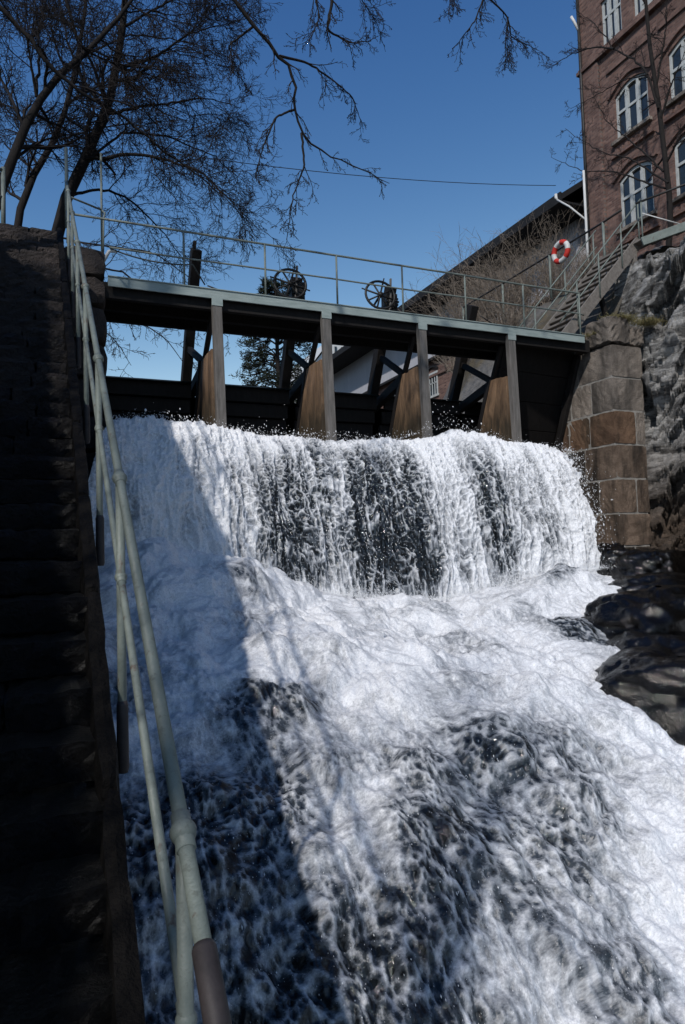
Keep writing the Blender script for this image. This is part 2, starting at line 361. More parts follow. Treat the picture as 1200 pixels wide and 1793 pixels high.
# ------------------------------------------------------------------ shape builders
def rough_block(x0, x1, y0, y1, z0, z1, rng, amp=.015, rnd=.03, n=(5,3,4)):
    """a hewn stone: subdivided box, rounded edges, uneven faces (world coordinates)"""
    nx, ny, nz = n; idx = {}; vs_ = []; fs_ = []
    def vid(i, j, k):
        if (i,j,k) in idx: return idx[(i,j,k)]
        p = [x0+(x1-x0)*i/nx, y0+(y1-y0)*j/ny, z0+(z1-z0)*k/nz]
        out = [(-1 if i == 0 else 1 if i == nx else 0), (-1 if j == 0 else 1 if j == ny else 0), (-1 if k == 0 else 1 if k == nz else 0)]
        c = sum(1 for o in out if o)
        for a in range(3):
            if out[a]:
                p[a] -= out[a]*(rnd*(c-1)*rng.uniform(.5,1.2)*.8)
                p[a] += rng.uniform(-amp, amp) if c == 1 else rng.uniform(-amp, amp)*.5
        idx[(i,j,k)] = len(vs_); vs_.append(p); return idx[(i,j,k)]
    for i in range(nx):
        for j in range(ny):
            fs_.append((vid(i,j,0), vid(i,j+1,0), vid(i+1,j+1,0), vid(i+1,j,0)))
            fs_.append((vid(i,j,nz), vid(i+1,j,nz), vid(i+1,j+1,nz), vid(i,j+1,nz)))
        for k in range(nz):
            fs_.append((vid(i,0,k), vid(i+1,0,k), vid(i+1,0,k+1), vid(i,0,k+1)))
            fs_.append((vid(i,ny,k), vid(i,ny,k+1), vid(i+1,ny,k+1), vid(i+1,ny,k)))
    for j in range(ny):
        for k in range(nz):
            fs_.append((vid(0,j,k), vid(0,j,k+1), vid(0,j+1,k+1), vid(0,j+1,k)))
            fs_.append((vid(nx,j,k), vid(nx,j+1,k), vid(nx,j+1,k+1), vid(nx,j,k+1)))
    mb = MB(); mb.add(vs_, fs_); return mb

def batch_tubes(P, R, k=3):
    """many polylines P[N,n,3] with radii R[N,n] -> vertices, quads"""
    N, n, _ = P.shape
    D = np.empty_like(P); D[:,1:-1] = P[:,2:]-P[:,:-2]; D[:,0] = P[:,1]-P[:,0]; D[:,-1] = P[:,-1]-P[:,-2]
    D /= np.linalg.norm(D, axis=2, keepdims=True)+1e-9
    ref = np.where(np.abs(D[:,:1,2:]) < .8, np.array([0.,0.,1.]), np.array([1.,0.,0.]))
    S = np.cross(D, np.broadcast_to(ref, D.shape)); S /= np.linalg.norm(S, axis=2, keepdims=True)+1e-9
    T = np.cross(D, S)
    a = 2*np.pi*np.arange(k)/k
    V = P[:,:,None,:] + R[:,:,None,None]*(S[:,:,None,:]*np.cos(a)[None,None,:,None]+T[:,:,None,:]*np.sin(a)[None,None,:,None])
    I = np.arange(N*n*k).reshape(N, n, k)
    q = np.stack([I[:,:-1,:], np.roll(I, -1, 2)[:,:-1,:], np.roll(I, -1, 2)[:,1:,:], I[:,1:,:]], -1).reshape(-1, 4)
    return V.reshape(-1, 3), q
def join(parts):
    vs_ = []; qs = []; o = 0
    for v, q in parts: vs_.append(v); qs.append(q+o); o += len(v)
    return np.concatenate(vs_), np.concatenate(qs)
def resample(pts, n):
    pts = np.asarray(pts, float); d = np.r_[0, np.cumsum(np.linalg.norm(np.diff(pts, axis=0), axis=1))]
    t = np.linspace(0, d[-1], n)
    # Catmull-like smoothing through denser linear samples
    o = np.stack([np.interp(t, d, pts[:,i]) for i in range(3)], -1)
    o[1:-1] = .25*o[:-2]+.5*o[1:-1]+.25*o[2:]; return o
def grow(P, R, m, lf, ang, rng, n=5, rf=.55, bias=(0,0,0), wig=.22, tmin=.15, minr=.004, ls=None):
    """children of polylines: m per parent, length lf x parent length, leaving at angle ang"""
    N, k, _ = P.shape
    L = np.linalg.norm(np.diff(P, axis=1), axis=2).sum(1)
    pi = np.repeat(np.arange(N), m); t = tmin+(1-tmin)*((np.tile(np.arange(m), N)+rng.rand(N*m))/m)
    x = t*(k-1); i0 = np.minimum(x.astype(int), k-2); fr = (x-i0)[:,None]
    p0 = P[pi,i0]*(1-fr)+P[pi,i0+1]*fr; r0 = (R[pi,i0]*(1-fr[:,0])+R[pi,i0+1]*fr[:,0])*rf
    d = P[pi,i0+1]-P[pi,i0]; d /= np.linalg.norm(d, axis=1, keepdims=True)+1e-9
    rv = rng.randn(N*m, 3); rv -= d*(rv*d).sum(1, keepdims=True); rv /= np.linalg.norm(rv, axis=1, keepdims=True)+1e-9
    an = np.radians(rng.uniform(ang[0], ang[1], N*m))[:,None]
    dr = d*np.cos(an)+rv*np.sin(an)+np.asarray(bias)
    dr /= np.linalg.norm(dr, axis=1, keepdims=True)
    ln = (L[pi] if ls is None else np.full(N*m, ls))*rng.uniform(lf[0], lf[1], N*m)*(1-.45*t)
    Q = np.empty((N*m, n, 3)); Q[:,0] = p0; cur = dr
    for j in range(1, n):
        cur = cur+rng.randn(N*m, 3)*wig+np.asarray(bias)*.35; cur /= np.linalg.norm(cur, axis=1, keepdims=True)
        Q[:,j] = Q[:,j-1]+cur*(ln/(n-1))[:,None]
    r0 = np.maximum(r0, minr)
    RR = r0[:,None]*np.linspace(1, .45, n)[None,:]
    return Q, np.maximum(RR, minr*.7)

def bare_tree(name, base, trunk_pts, trunk_r, limbs, label, group, seed, lv=((9,(.35,.6)),(7,(.35,.6)),(5,(.35,.6))), ls0=1.6, bias=(0,0,0), twig='twig', droop=None, minr=.004, knob=0):
    """trunk and traced limbs (lists of points with start and end radius), then three orders of twigs"""
    rng = np.random.RandomState(seed)
    root = thing(name, tuple(base), label, 'tree', group)
    b = np.asarray(base, float)
    parts = []
    tp = resample(trunk_pts, 12); tr = np.linspace(trunk_r[0], trunk_r[1], 12)
    tp[1:-1] += rng.randn(10, 3)*trunk_r[0]*.12
    parts.append(batch_tubes(tp[None], tr[None], 9))
    P = []; R = []
    for pts, r0, r1 in limbs:
        p = resample(pts, 26); p[2:-1] += rng.randn(23, 3)*.006*np.linalg.norm(p[-1]-p[0])*.5
        P.append(p); R.append(np.linspace(r0, r1, 26))
    P.append(resample(trunk_pts, 26)); R.append(np.linspace(trunk_r[0], trunk_r[1], 26))
    P = np.array(P); R = np.array(R)
    parts.append(batch_tubes(P[:-1], R[:-1], 6)) if len(P) > 1 else None
    v, q = join(parts)
    obj('trunk', np_mesh('trunk', v-b, q, M['bark']), root)
    tw = []; cp, cr = P, R
    for i, (mm, lf) in enumerate(lv):
        cp, cr = grow(cp, cr, mm, lf, (25, 65), rng, n=6 if i == 0 else 5 if i == 1 else 4 if i == 2 else 3, rf=.5, bias=bias if droop is None else droop[min(i,2)], tmin=.25 if i == 0 else .15, ls=ls0 if i == 0 else None, minr=minr)
        if knob and i == len(lv)-1: cr = cr.copy(); cr[:,-1] *= knob
        tw.append(batch_tubes(cp, cr, 5 if i == 0 else 4 if i == 1 else 3))
    v, q = join(tw)
    obj('crown', np_mesh('crown', v-b, q, M[twig]), root)
    return root

# ------------------------------------------------------------------ the setting
RAIL = lambda y: -1.875+.698*y          # stair handrail height above the camera level
STEP = lambda y: RAIL(y)-.87            # line through the stair nosings

# ground: gorge floor downstream, plain upstream, reaching the horizon
xs = [-1500,-300,-80,-20,-4,2,8,12,20,60,300,1500]; ys = [-1500,-300,-60,-10,0,8,13.6,14.6,30,80,300,1500]
mb = MB(); mb.add([(x, y, -4.6 if y < 14 else 2.4) for y in ys for x in xs],
                  [(j*12+i, j*12+i+1, (j+1)*12+i+1, (j+1)*12+i) for j in range(11) for i in range(11)])
tag(mb.build('ground', M['grass_bank']), kind='structure')
mb = MB(); mb.add([(-9,14.3,3.3),(13,14.3,3.3),(15,60,3.3),(-20,300,3.3),(-60,300,3.3),(-9,60,3.3)], [(0,1,2,3,4,5)])
tag(mb.build('river', M['river_water']), kind='structure')

# left bank: unseen slope shaped to shade the stairs, level ground at the top
prof = [(-8,-5.6),(-6,-3.95),(2.0,1.65),(7.3,5.26),(8.2,5.28),(11.45,5.28),(16,5.3),(60,5.6),(300,6)]
mb = MB(); n = len(prof)
for x, dz in ((-1.55,0),(-6,.8),(-20,6),(-90,28)):  # outer rows raised to block low sky light
    mb.v += [(x, y, z+dz) for y, z in prof]
for i in range(3):
    for j in range(n-1): mb.f.append((i*n+j, i*n+j+1, (i+1)*n+j+1, (i+1)*n+j))
mb.add([(-1.55,y,z) for y,z in prof]+[(-1.55,y,-7) for y,z in prof], [(j, n+j, n+j+1, j+1) for j in range(n-1)])
tag(mb.build('left_bank', M['grass_bank']), kind='structure')
mb = MB(); mb.add([(-1.56,11.7,5.27),(.27,11.7,5.27),(.27,13.2,5.27),(-.4,60,5.3),(-1.56,60,5.5)], [(0,1,2,3,4)])
mb.add([(.27,11.7,5.27),(.27,13.2,5.27),(-.4,60,5.3),(.27,11.7,-3),(.27,13.2,-3),(-.4,60,-3)], [(0,3,4,1),(1,4,5,2)])
tag(mb.build('landing', M['dark_stone']), kind='structure')
# wall that carries the stairs towards the water
mb = MB(); yy = [-3,0,2,4,6,8,10,11.9]
mb.add([(.20,y,STEP(y)-.45) for y in yy]+[(.20,y,-6) for y in yy]+[(-1.56,y,STEP(y)-.45) for y in yy],
       [(j, len(yy)+j, len(yy)+j+1, j+1) for j in range(7)]+[(j, j+1, 2*len(yy)+j+1, 2*len(yy)+j) for j in range(7)])
tag(mb.build('stair_wall', M['dark_stone']), kind='structure')

# right bank: terrain from the abutment up to the buildings, and the cliff by the falls
def bank_z(x, y):
    t = np.clip((x-11.6)/(14.2-11.6), 0, 1)
    z0 = 4.1+np.clip((y-12)/10, 0, 1)*.4
    lo = .05+.95*sstep(.59, .69, x/y)
    z = z0+((7.35-z0)*sstep(0, 1, t)+np.clip((x-14.2)/4, 0, 1)*1.2)*lo
    return z+fbm(x*.9, y*.9, 5, 3)*.35
gx = np.linspace(11.72, 19, 70); gy = np.concatenate([np.linspace(12.3, 24, 90), np.linspace(24.5, 75, 60)])
X, Y = np.meshgrid(gx, gy); Z = bank_z(X, Y); Z[:,0] = 2.0
I = np.arange(X.size).reshape(X.shape)
Q = np.stack([I[:-1,:-1], I[:-1,1:], I[1:,1:], I[1:,:-1]], -1).reshape(-1, 4)
tag(obj('right_bank', np_mesh('right_bank', np.stack([X,Y,Z], -1).reshape(-1,3), Q, M['bank'])), kind='structure')

cp = np.array([(12.62,12.6),(12.66,11.62),(12.75,11.2),(12.62,10.6),(12.15,9.8),(11.7,9.0),(11.2,8.0),(10.6,6.8),(10.2,5.0),(10.2,2.0)])
d = np.r_[0, np.cumsum(np.linalg.norm(np.diff(cp, axis=0), axis=1))]
U_ = np.concatenate([np.linspace(0, 4.6, 250), np.linspace(4.65, d[-1], 60)]); px_ = np.interp(U_, d, cp[:,0]); py_ = np.interp(U_, d, cp[:,1])
W = np.linspace(0, 1, 260)
UU, WW = np.meshgrid(U_, W); PX = np.interp(UU, U_, px_); PY = np.interp(UU, U_, py_)
top = 6.7-.18*np.clip(UU-2, 0, 9)
zz = np.where(WW < .75, -3.5+(top+3.5)*WW/.75, top+(WW-.75)/.25*1.3)
back = np.where(WW < .75, .10*(zz+1)*.6, .6+(WW-.75)/.25*6.0)
def facets(x, y, seed, tilt=.6):
    """flat tilted planes, one per cell: broken rock faces"""
    xi = np.floor(x).astype(int); yi = np.floor(y).astype(int); best = np.full(x.shape, 9.); out = np.zeros(x.shape)
    for i in (-1,0,1):
        for j in (-1,0,1):
            h = [_h(xi+i, yi+j, seed+q*13)/4096. for q in range(5)]
            dx = x-(xi+i+h[0]); dy = y-(yi+j+h[1]); dd = dx*dx+dy*dy; mk = dd < best
            best = np.where(mk, dd, best); out = np.where(mk, (h[2]-.5)+tilt*((h[3]-.5)*2*dx+(h[4]-.5)*2*dy), out)
    return out
s1 = fbm(UU*.8, zz*.8, 3, 11)*.35
a_ = UU*.8+zz*.5; b_ = zz*.9-UU*.55
disp = facets(a_*.55+s1, b_*1.0+s1, 5, 1.0)*1.0+facets(a_*1.3+s1, b_*2.8+s1, 9, 1.2)*.42+facets(a_*3.2+s1*.5, b_*7.5+s1*.5, 15, .8)*.11+fbm(a_*5, b_*12, 4, 31)*.05-np.exp(-(np.abs(fbm(a_*.7+3, b_*.9, 3, 37))/.035)**2)*.22
disp *= np.clip((UU-.2)/1.2, .1, 1)*.8
disp = np.where(WW < .75, disp, disp*.6)
VX = PX+back-disp*.8; VY = PY-disp*.6; VZ = zz+np.where(WW > .72, fbm(PX*2+back, PY*2, 4, 41)*.25, 0)+disp*.15
I = np.arange(UU.size).reshape(UU.shape)
Q = np.stack([I[:-1,:-1], I[1:,:-1], I[1:,1:], I[:-1,1:]], -1).reshape(-1, 4)
tag(obj('rock_cliff', np_mesh('rock_cliff', np.stack([VX,VY,VZ], -1).reshape(-1,3), Q, M['cliff_rock'], smooth=False)), kind='structure')

# weir sill under the bridge and the masonry face behind the falling water
mb = MB(); mb.box(.9, 10.25, 12.05, 15.2, -3.0, 1.75); mb.box(10.25, 11.76, 13.35, 15.19, -3.0, 1.74)
tag(mb.build('weir', M['wet_rock']), kind='structure')

# ------------------------------------------------------------------ falling water
def water():
    NX, NT = 600, 920
    # streamwise stations: (parameter, Y, weight of drop 1, weight of drop 2)
    T = np.linspace(0, 1, NT)[:,None]; A = np.linspace(0, 1, NX)[None,:]
    Yc, Yb, Y2, Y3, Y4 = 11.75, 10.45, 5.45, 3.1, 1.2
    ts = [0, .05, .37, .70, .93, 1.0]
    Yst = [13.6, Yc, Yb, Y2, Y3, Y4]
    t = np.broadcast_to(T, (NT, NX))
    Y = np.interp(t, ts, Yst)
    xr = np.interp(Y, [1.2, 3.1, 4.5, 5.6, 7.2, 8.6, 9.6, 10.45, 11.75, 13.6], [5.2, 5.6, 6.6, 7.6, 8.9, 9.7, 9.95, 10.1, 10.15, 10.2])
    xl = np.where(Y > 10.6, .93, .16); xl = np.interp(Y, [1, 10.2, 11.6, 13.6], [.16, .16, .93, .93])
    X = xl+(xr-xl)*A
    X = X+(pnoise(Y*2.3+3, X*0+.5, 81)*.16+pnoise(t*60, X*0+.5, 83)*.10)*A**10*(t > .05)
    zc = np.interp(X, [.9,1.9,2.6,3.4,4.7,6.3,7.2,7.6,8.1,9.0,10.0,10.6], [2.24,2.30,2.20,2.08,2.04,2.08,2.20,2.36,2.28,2.12,2.02,1.95])
    zb = np.interp(X, [.2,1.2,2.2,2.9,4.5,6,7.2,8,9,10,11], [-.15,-.2,-.35,-.55,-.88,-1.02,-.95,-.72,-.62,-.6,-.7])
    z2 = np.interp(X, [.2,1,2,3,4.5,6,8], [-1.75,-1.65,-1.55,-1.55,-1.6,-1.65,-1.6])
    z3 = -3.0; z4 = -3.5
    a1 = np.clip((t-.05)/.32, 0, 1); a2 = np.clip((t-.37)/.33, 0, 1); a3 = np.clip((t-.70)/.23, 0, 1); a4 = np.clip((t-.93)/.07, 0, 1)
    # first drop: ballistic arc
    z = np.where(t < .05, zc-.10*(1-t/.05)**2, zc-(zc-zb)*(.18*a1+.82*a1**1.75))
    Y = np.where((t >= .05) & (t < .37), Yc-(Yc-Yb)*(1-(1-a1)**1.5)*.999, Y)
    pool = zb+(z2-zb)*(.55*a2+.45*a2**2)
    z = np.where(t >= .37, pool, z)
    z = np.where(t >= .70, z2-(z2-z3)*(.35*a3+.65*a3**1.5), z)
    z = np.where(t >= .93, z3+(z4-z3)*a4, z)
    S = np.interp(t, ts, [0, 1.9, 5.6, 10.8, 13.8, 15.8])
    wf = sstep(.03, .08, t)*(1-sstep(.33, .40, t)); wp = sstep(.34, .42, t)*(1-sstep(.66, .74, t)); w2 = sstep(.66, .76, t)
    # ---- relief
    wob = fbm(X*.9, S*.35, 3, 2)
    Xw = X+wob*.35*np.clip(S-2, 0, 4)*.25+fbm(X*3, S*1.2, 3, 5)*.05
    strands = billow(Xw*4.5, S*.45, 4, 8); lump = fbm(Xw*1.3, S*.55, 4, 14); fine = billow(Xw*9, S*2.2, 3, 18)
    froth = billow(X*1.7+wob, S*1.4, 5, 23, .56); swell = fbm(X*.55, S*.5, 3, 27); fr2 = billow(X*7, S*5, 3, 29)
    strm2 = fbm(Xw*8.0, S*1.7, 4, 33); lump2 = fbm(X*1.1, S*.75, 4, 37); cloud2 = billow(X*1.6, S*1.1, 4, 39)
    dn = wf*(lump*.18+(.35-strands)*.20+(.3-fine)*.06) \
       + wp*(swell*.34+(froth-.25)*.22+fbm(X*2.6+wob, S*2.0, 5, 45)*.13) \
       + w2*(lump2*.28+(cloud2-.25)*.24+fbm(X*4.5+wob, S*3.4, 4, 43)*.08)
    # big foam heaps: left of the first drop's foot, foot line, and the jump on the right
    def bump(x0, y0, sx, sy, h): return h*np.exp(-((X-x0)/sx)**2-((Y-y0)/sy)**2)
    heap = bump(1.2,10.0,1.0,1.3,.45)+bump(2.4,9.6,.8,.9,.25)+bump(4.3,9.6,2.6,.5,.18)+bump(7.8,9.3,1.3,.8,.30)+bump(4.6,5.6,.6,.5,.28)+bump(3.2,6.6,1.2,.7,.18)
    # boulders hidden under the stream
    rocks = bump(2.5,9.0,.40,.30,.18)+bump(8.2,9.4,.5,.35,.22)+bump(6.9,7.6,.5,.4,.25)+bump(1.75,5.9,.45,.40,.16)+bump(2.75,4.95,.35,.25,.15)+bump(3.7,5.0,.6,.35,.16)+bump(.9,4.7,.5,.4,.2)+bump(2.5,4.2,.5,.6,.2)
    dn = dn*(1-.35*np.clip(rocks/.25, 0, 1))
    z = z+(heap+rocks)*(wp+w2*.8)
    # displace along the base normal (in the Y-Z plane)
    dY = np.gradient(Y, axis=0); dZ = np.gradient(z, axis=0); L = np.sqrt(dY**2+dZ**2)+1e-6
    edge = np.clip((X-xl)/.10, 0, 1)
    nY, nZ = dZ/L, -dY/L
    sg = np.where(nZ < 0, -1, 1); nY, nZ = nY*sg, nZ*sg
    nY = np.where(wf > .5, -np.abs(nY), nY)
    gy_ = dn*nY; gz_ = dn*nZ
    Yd = Y+gy_*edge; Zd = z+gz_
    Zd = Zd+wf*(1-sstep(.05,.16,t))*0
    # ragged crest
    Zd = Zd+(1-wf)*(t < .08)*(froth-.25)*.12
    # ---- air in the water
    dens = np.interp(X, [.9,1.6,2.4,2.9,3.3,3.8,4.2,4.6,5.2,5.8,6.3,6.8,7.2,7.6,8.0,8.5,9.5,10.4], [.86,.90,.92,.86,.62,.56,.60,.42,.38,.40,.52,.82,.84,.60,.66,.88,.94,.90])
    dens = dens+(.22-.42*a1)*np.where((X > 2.7) & (X < 8.2), 1, .3)+(1-a1)**4*.35
    dens = dens+fbm(Xw*1.6, S*.30, 3, 51)*.45+fbm(Xw*4.2, S*.16, 2, 53)*.50*np.clip(a1*3, 0, 1)*np.where((X > 2.8) & (X < 8.3), 1, .3)+.35*sstep(.80, 1.0, a1+fbm(X*2.5, S*1.2, 3, 57)*.18)
    dpool = .92+fbm(X*1.1, S*1.1, 4, 55)*.55
    d2 = np.interp(X, [.2,1.0,1.7,2.1,2.6,3.2,4.2,5.2], [.62,.54,.56,.72,.72,.82,.92,.96])+fbm(X*1.0, S*.55, 4, 59)*.65-.05*a3
    dens = dens*wf+dpool*wp+d2*w2+(1-wf-wp-w2).clip(0, 1)*.8
    dens = dens-np.clip(rocks/.16, 0, 1.0)*.32+np.clip(heap/.3, 0, 1)*.18
    jx, jy = fbm(X*4, S*2.5, 3, 61)*.7+fbm(X*1.1, S*.5, 2, 65)*2.2, fbm(X*4, S*2.5, 3, 63)*.7+fbm(X*1.1, S*.5, 2, 67)*2.2
    f1, f2 = worley(Xw*6.0+jx, S*3.6+jy, 3); g1, g2 = worley(Xw*13+jx, S*7.5+jy, 13)
    e1, e2 = worley(Xw*8.5+jx*.6, S*1.15+jy*.4, 17); lg = .55*sstep(-.05, .25, fbm(Xw*1.3, S*.7, 3, 69))     # long strands here, cells there
    f1, f2 = f1+(e1-f1)*lg, f2+(e2-f2)*lg
    mx = np.clip(w2+wp*.8, 0, 1)
    net = np.maximum(np.exp(-((f2-f1)/.16)**2), .75*np.exp(-((g2-g1)/.20)**2))       # threads of white water round dark cells
    lace = .65*(f1-.45)+.35*(g1-.45)
    dash = np.where(mx > .5, fbm(Xw*8, S*6.0, 5, 73), fbm(Xw*11, S*2.4, 3, 71))
    thin = np.clip(1.25-dens, .08, 1.0)
    foam_f = dens-.10+(net*.75-.30)*thin+lace*.5*thin+(.33-strands)*.6+dash*.3*np.clip(1.4-dens, .25, 1)
    # rapids: soft white masses, broken in places by groups of short dark gaps
    k1, k2 = worley(Xw*19+jx*.8+4, S*12+jy*.8, 23); l1, l2 = worley(Xw*9.5+jx*.6, S*5.6+jy*.6, 29)
    spots = np.maximum(np.exp(-(l1/.40)**2), .85*np.exp(-(k1/.42)**2))
    gate = np.clip((.97-dens)*1.9, 0, 1)
    foam_r = 1.02-gate*(.22+.80*spots)+dash*.35*(.3+.7*gate)-.18*np.clip(.2-cloud2, 0, 1)*4*gate
    foam = foam_f*(1-mx)+foam_r*mx
    dn2 = (lace*.05+net*.03)*wf-mx*gate*spots*.025
    Yd = Yd+dn2*nY*edge; Zd = Zd+dn2*nZ
    V = np.stack([X, Yd, Zd], -1)
    I = np.arange(NT*NX).reshape(NT, NX)
    Q = np.stack([I[:-1,:-1], I[1:,:-1], I[1:,1:], I[:-1,1:]], -1).reshape(-1, 4)
    me = np_mesh('waterfall', V.reshape(-1,3), Q, M['white_water'], True, {'foam': np.clip(foam, 0, 1.3), 'flow_u': Xw, 'flow_s': S*np.where(t < .37, .55, .85)})
    o = obj('waterfall', me)
    tag(o, 'white foaming water pouring over the weir and down the rapids', kind='structure')
    return X, Yd, Zd, t, dens, wf, wp, w2
WX, WY, WZ, WT, WD, WF, WP, W2 = water()

def drops():
    rng = np.random.RandomState(5)
    NT, NX = WX.shape
    # flung drops: thick along crests, feet of the drops and foam ridges
    N = 16000
    j = rng.randint(40, NT-20, N*3); i = rng.randint(2, NX-2, N*3)
    p = .25+WF[j,i]*.9+W2[j,i]*.55+WP[j,i]*.25
    k = rng.rand(N*3) < p*.7; j = j[k][:N]; i = i[k][:N]; n = len(j)
    P = np.stack([WX[j,i], WY[j,i], WZ[j,i]], -1)
    T = np.stack([WX[j+8,i]-WX[j-8,i], WY[j+8,i]-WY[j-8,i], WZ[j+8,i]-WZ[j-8,i]], -1); T /= np.linalg.norm(T, axis=1, keepdims=True)+1e-9
    h = rng.exponential(.035, n)
    nrm = np.stack([np.zeros(n), T[:,2], -T[:,1]], -1); nrm *= np.where(nrm[:,2:] < 0, -1, 1)
    nrm[:,1] = np.where(WF[j,i] > .5, -np.abs(nrm[:,1]), nrm[:,1])
    P = P+nrm*h[:,None]+rng.randn(n, 3)*.02
    r = rng.lognormal(math.log(.0036), .4, n)*np.where(P[:,1] < 6, .55, 1.0); el = rng.uniform(1.0, 3.2, n)
    # spray thrown up at the crest and under the bridge
    m2 = 1300
    cx = rng.uniform(1.0, 10.2, m2); w = np.exp(-((cx-7.55)/.5)**2)*1.2+.25+.35*np.exp(-((cx-3.9)/.5)**2)
    zc = np.interp(cx, [.9,1.9,3.4,6.3,7.6,9,10.2], [2.28,2.35,2.12,2.12,2.45,2.12,1.95])
    Pc = np.stack([cx, rng.uniform(11.5, 12.3, m2), zc+rng.exponential(.12, m2)*w], -1)
    # rim of the fall on the right
    m3 = 1000; a = rng.rand(m3)
    Pr = np.stack([9.95+rng.exponential(.14, m3)+a*.15, 11.7-1.3*np.sqrt(a)+rng.randn(m3)*.1, 2.0-2.7*a**1.6+rng.randn(m3)*.08], -1)
    m4 = 14000; fx = rng.uniform(1.0, 9.9, m4); fz = np.interp(fx, [1.2,2.2,2.9,4.5,6,7.2,8,10], [-.1,-.25,-.45,-.78,-.92,-.85,-.62,-.5])
    puff = np.clip(.25+fbm(fx*1.7, fx*0+2.2, 3, 91)*1.6, .05, 1)
    Pf = np.stack([fx+rng.randn(m4)*.05, 10.35-np.abs(rng.randn(m4))*.22, fz+rng.exponential(.17, m4)*puff], -1)
    Pr = np.concatenate([Pr, Pf]); m3 = m3+m4
    dn = np.tile(np.array([[0,-.25,-.97]]), (m2+m3, 1))
    P = np.concatenate([P, Pc, Pr]); T = np.concatenate([T, dn]); r = np.r_[r, np.r_[rng.lognormal(math.log(.0055), .45, m2+m3-m4), rng.lognormal(math.log(.0034), .35, m4)]]; el = np.r_[el, rng.uniform(1, 2.5, m2+m3)]
    n = len(P)
    a = np.cross(T, np.array([1.,.1,.05])); a /= np.linalg.norm(a, axis=1, keepdims=True)+1e-9; b = np.cross(T, a)
    V = np.stack([P+a*r[:,None], P+b*r[:,None], P-a*r[:,None], P-b*r[:,None], P+T*(r*el)[:,None], P-T*(r*el)[:,None]], 1)
    base = (np.arange(n)*6)[:,None,None]
    tri = np.array([(0,1,4),(1,2,4),(2,3,4),(3,0,4),(1,0,5),(2,1,5),(3,2,5),(0,3,5)])[None]
    o = obj('spray', np_mesh('spray', V.reshape(-1,3), (base+tri).reshape(-1,3), M['drops']))
    tag(o, 'fine white water drops flung off the falls', 'spray', kind='stuff')
drops()

# boulders at the right of the rapids
def boulder(name, c, s, seed, label, rz=0.0):
    nu, nv = 90, 48
    u = np.linspace(0, 2*math.pi, nu, endpoint=False)[None,:]; v = np.linspace(0.02, math.pi-.02, nv)[:,None]
    x = np.sin(v)*np.cos(u); y = np.sin(v)*np.sin(u); zz = np.cos(v)*np.ones_like(u)
    sx = np.sign(x)*np.abs(x)**.8; sy = np.sign(y)*np.abs(y)**.8; sz = np.sign(zz)*np.abs(zz)**.85
    k = 1+.22*fbm(x*1.3+seed, y*1.3+zz*1.7, 3, seed)+.08*fbm(x*5+zz*3, y*5-zz*2, 4, seed+9)-.05*np.abs(fbm(x*3-zz, y*3+zz, 3, seed+4))
    k = k+facets(x*1.4+zz*.6+seed, y*1.4-zz*1.1, seed+40, .9)*.07+facets(x*3.3+zz, y*3.3-zz*2, seed+50, .9)*.035
    ca, sa = math.cos(rz), math.sin(rz); X_, Y_, Z_ = sx*s[0]*k, sy*s[1]*k, sz*s[2]*k
    V = np.stack([X_*ca-Y_*sa, X_*sa+Y_*ca, Z_], -1).reshape(-1,3)
    I = np.arange(nu*nv).reshape(nv, nu); J = np.roll(I, -1, 1)
    Q = np.stack([I[:-1], I[1:], J[1:], J[:-1]], -1).reshape(-1, 4)
    o = obj(name, np_mesh(name, V, Q, M['wet_rock'])); o.location = c
    return tag(o, label, 'rock', 'wet boulders beside the rapids')
boulder('boulder', (8.45,7.6,-1.45), (1.35,.85,.70), 3, 'large smooth black boulder right of the rapids, below the abutment', .15)
boulder('boulder', (6.5,5.6,-1.85), (1.05,.95,.62), 8, 'black wet boulder nearest the camera at the right edge of the rapids', .5)
boulder('boulder', (9.9,8.7,-1.15), (1.2,.9,.60), 14, 'dark boulder at the foot of the cliff behind the large black one', -.2)
boulder('boulder', (7.45,6.55,-1.85), (1.2,.95,.66), 19, 'dark rock filling the gap between the two black boulders and the frame edge', .9)
boulder('boulder', (10.9,9.9,-.75), (.9,.7,.6), 25, 'rubble boulder at the foot of the stone abutment', .3)
boulder('boulder', (10.5,10.6,-.55), (.55,.45,.5), 31, 'small dark rock wedged between the falls and the abutment', 1.1)

# ------------------------------------------------------------------ stone stairs on the left
rng = random.Random(11)
root = thing('stone_stairs', (-.6, 0, STEP(0)), 'rough dark stone stairs climbing along the left side of the falls', 'stairs'); P = Part(root)
TREAD = .25; RISE = TREAD*.698
for k in range(-4, 45):
    y = k*TREAD+.15; z = STEP(y)+rng.uniform(-.012,.012); x = -1.54
    while x < .20:
        w = rng.uniform(.35, .9)
        if .26-(x+w) < .28: w = .235+rng.uniform(-.01,.01)-x
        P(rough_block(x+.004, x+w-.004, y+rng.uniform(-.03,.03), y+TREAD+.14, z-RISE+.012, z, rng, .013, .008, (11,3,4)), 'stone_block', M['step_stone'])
        x += w

y = -1.0
while y < 11.2:
    L_ = rng.uniform(.7, 1.2); y1 = min(y+L_, 11.3); b_ = rough_block(.165, .25, y+.006, y1-.006, -.36, .0, rng, .010, .012, (2,8,3))
    b_.v = [(p[0], p[1], p[2]+STEP(p[1])+.035) for p in b_.v]
    P(b_, 'kerb_stone', M['kerb_stone']); y = y1

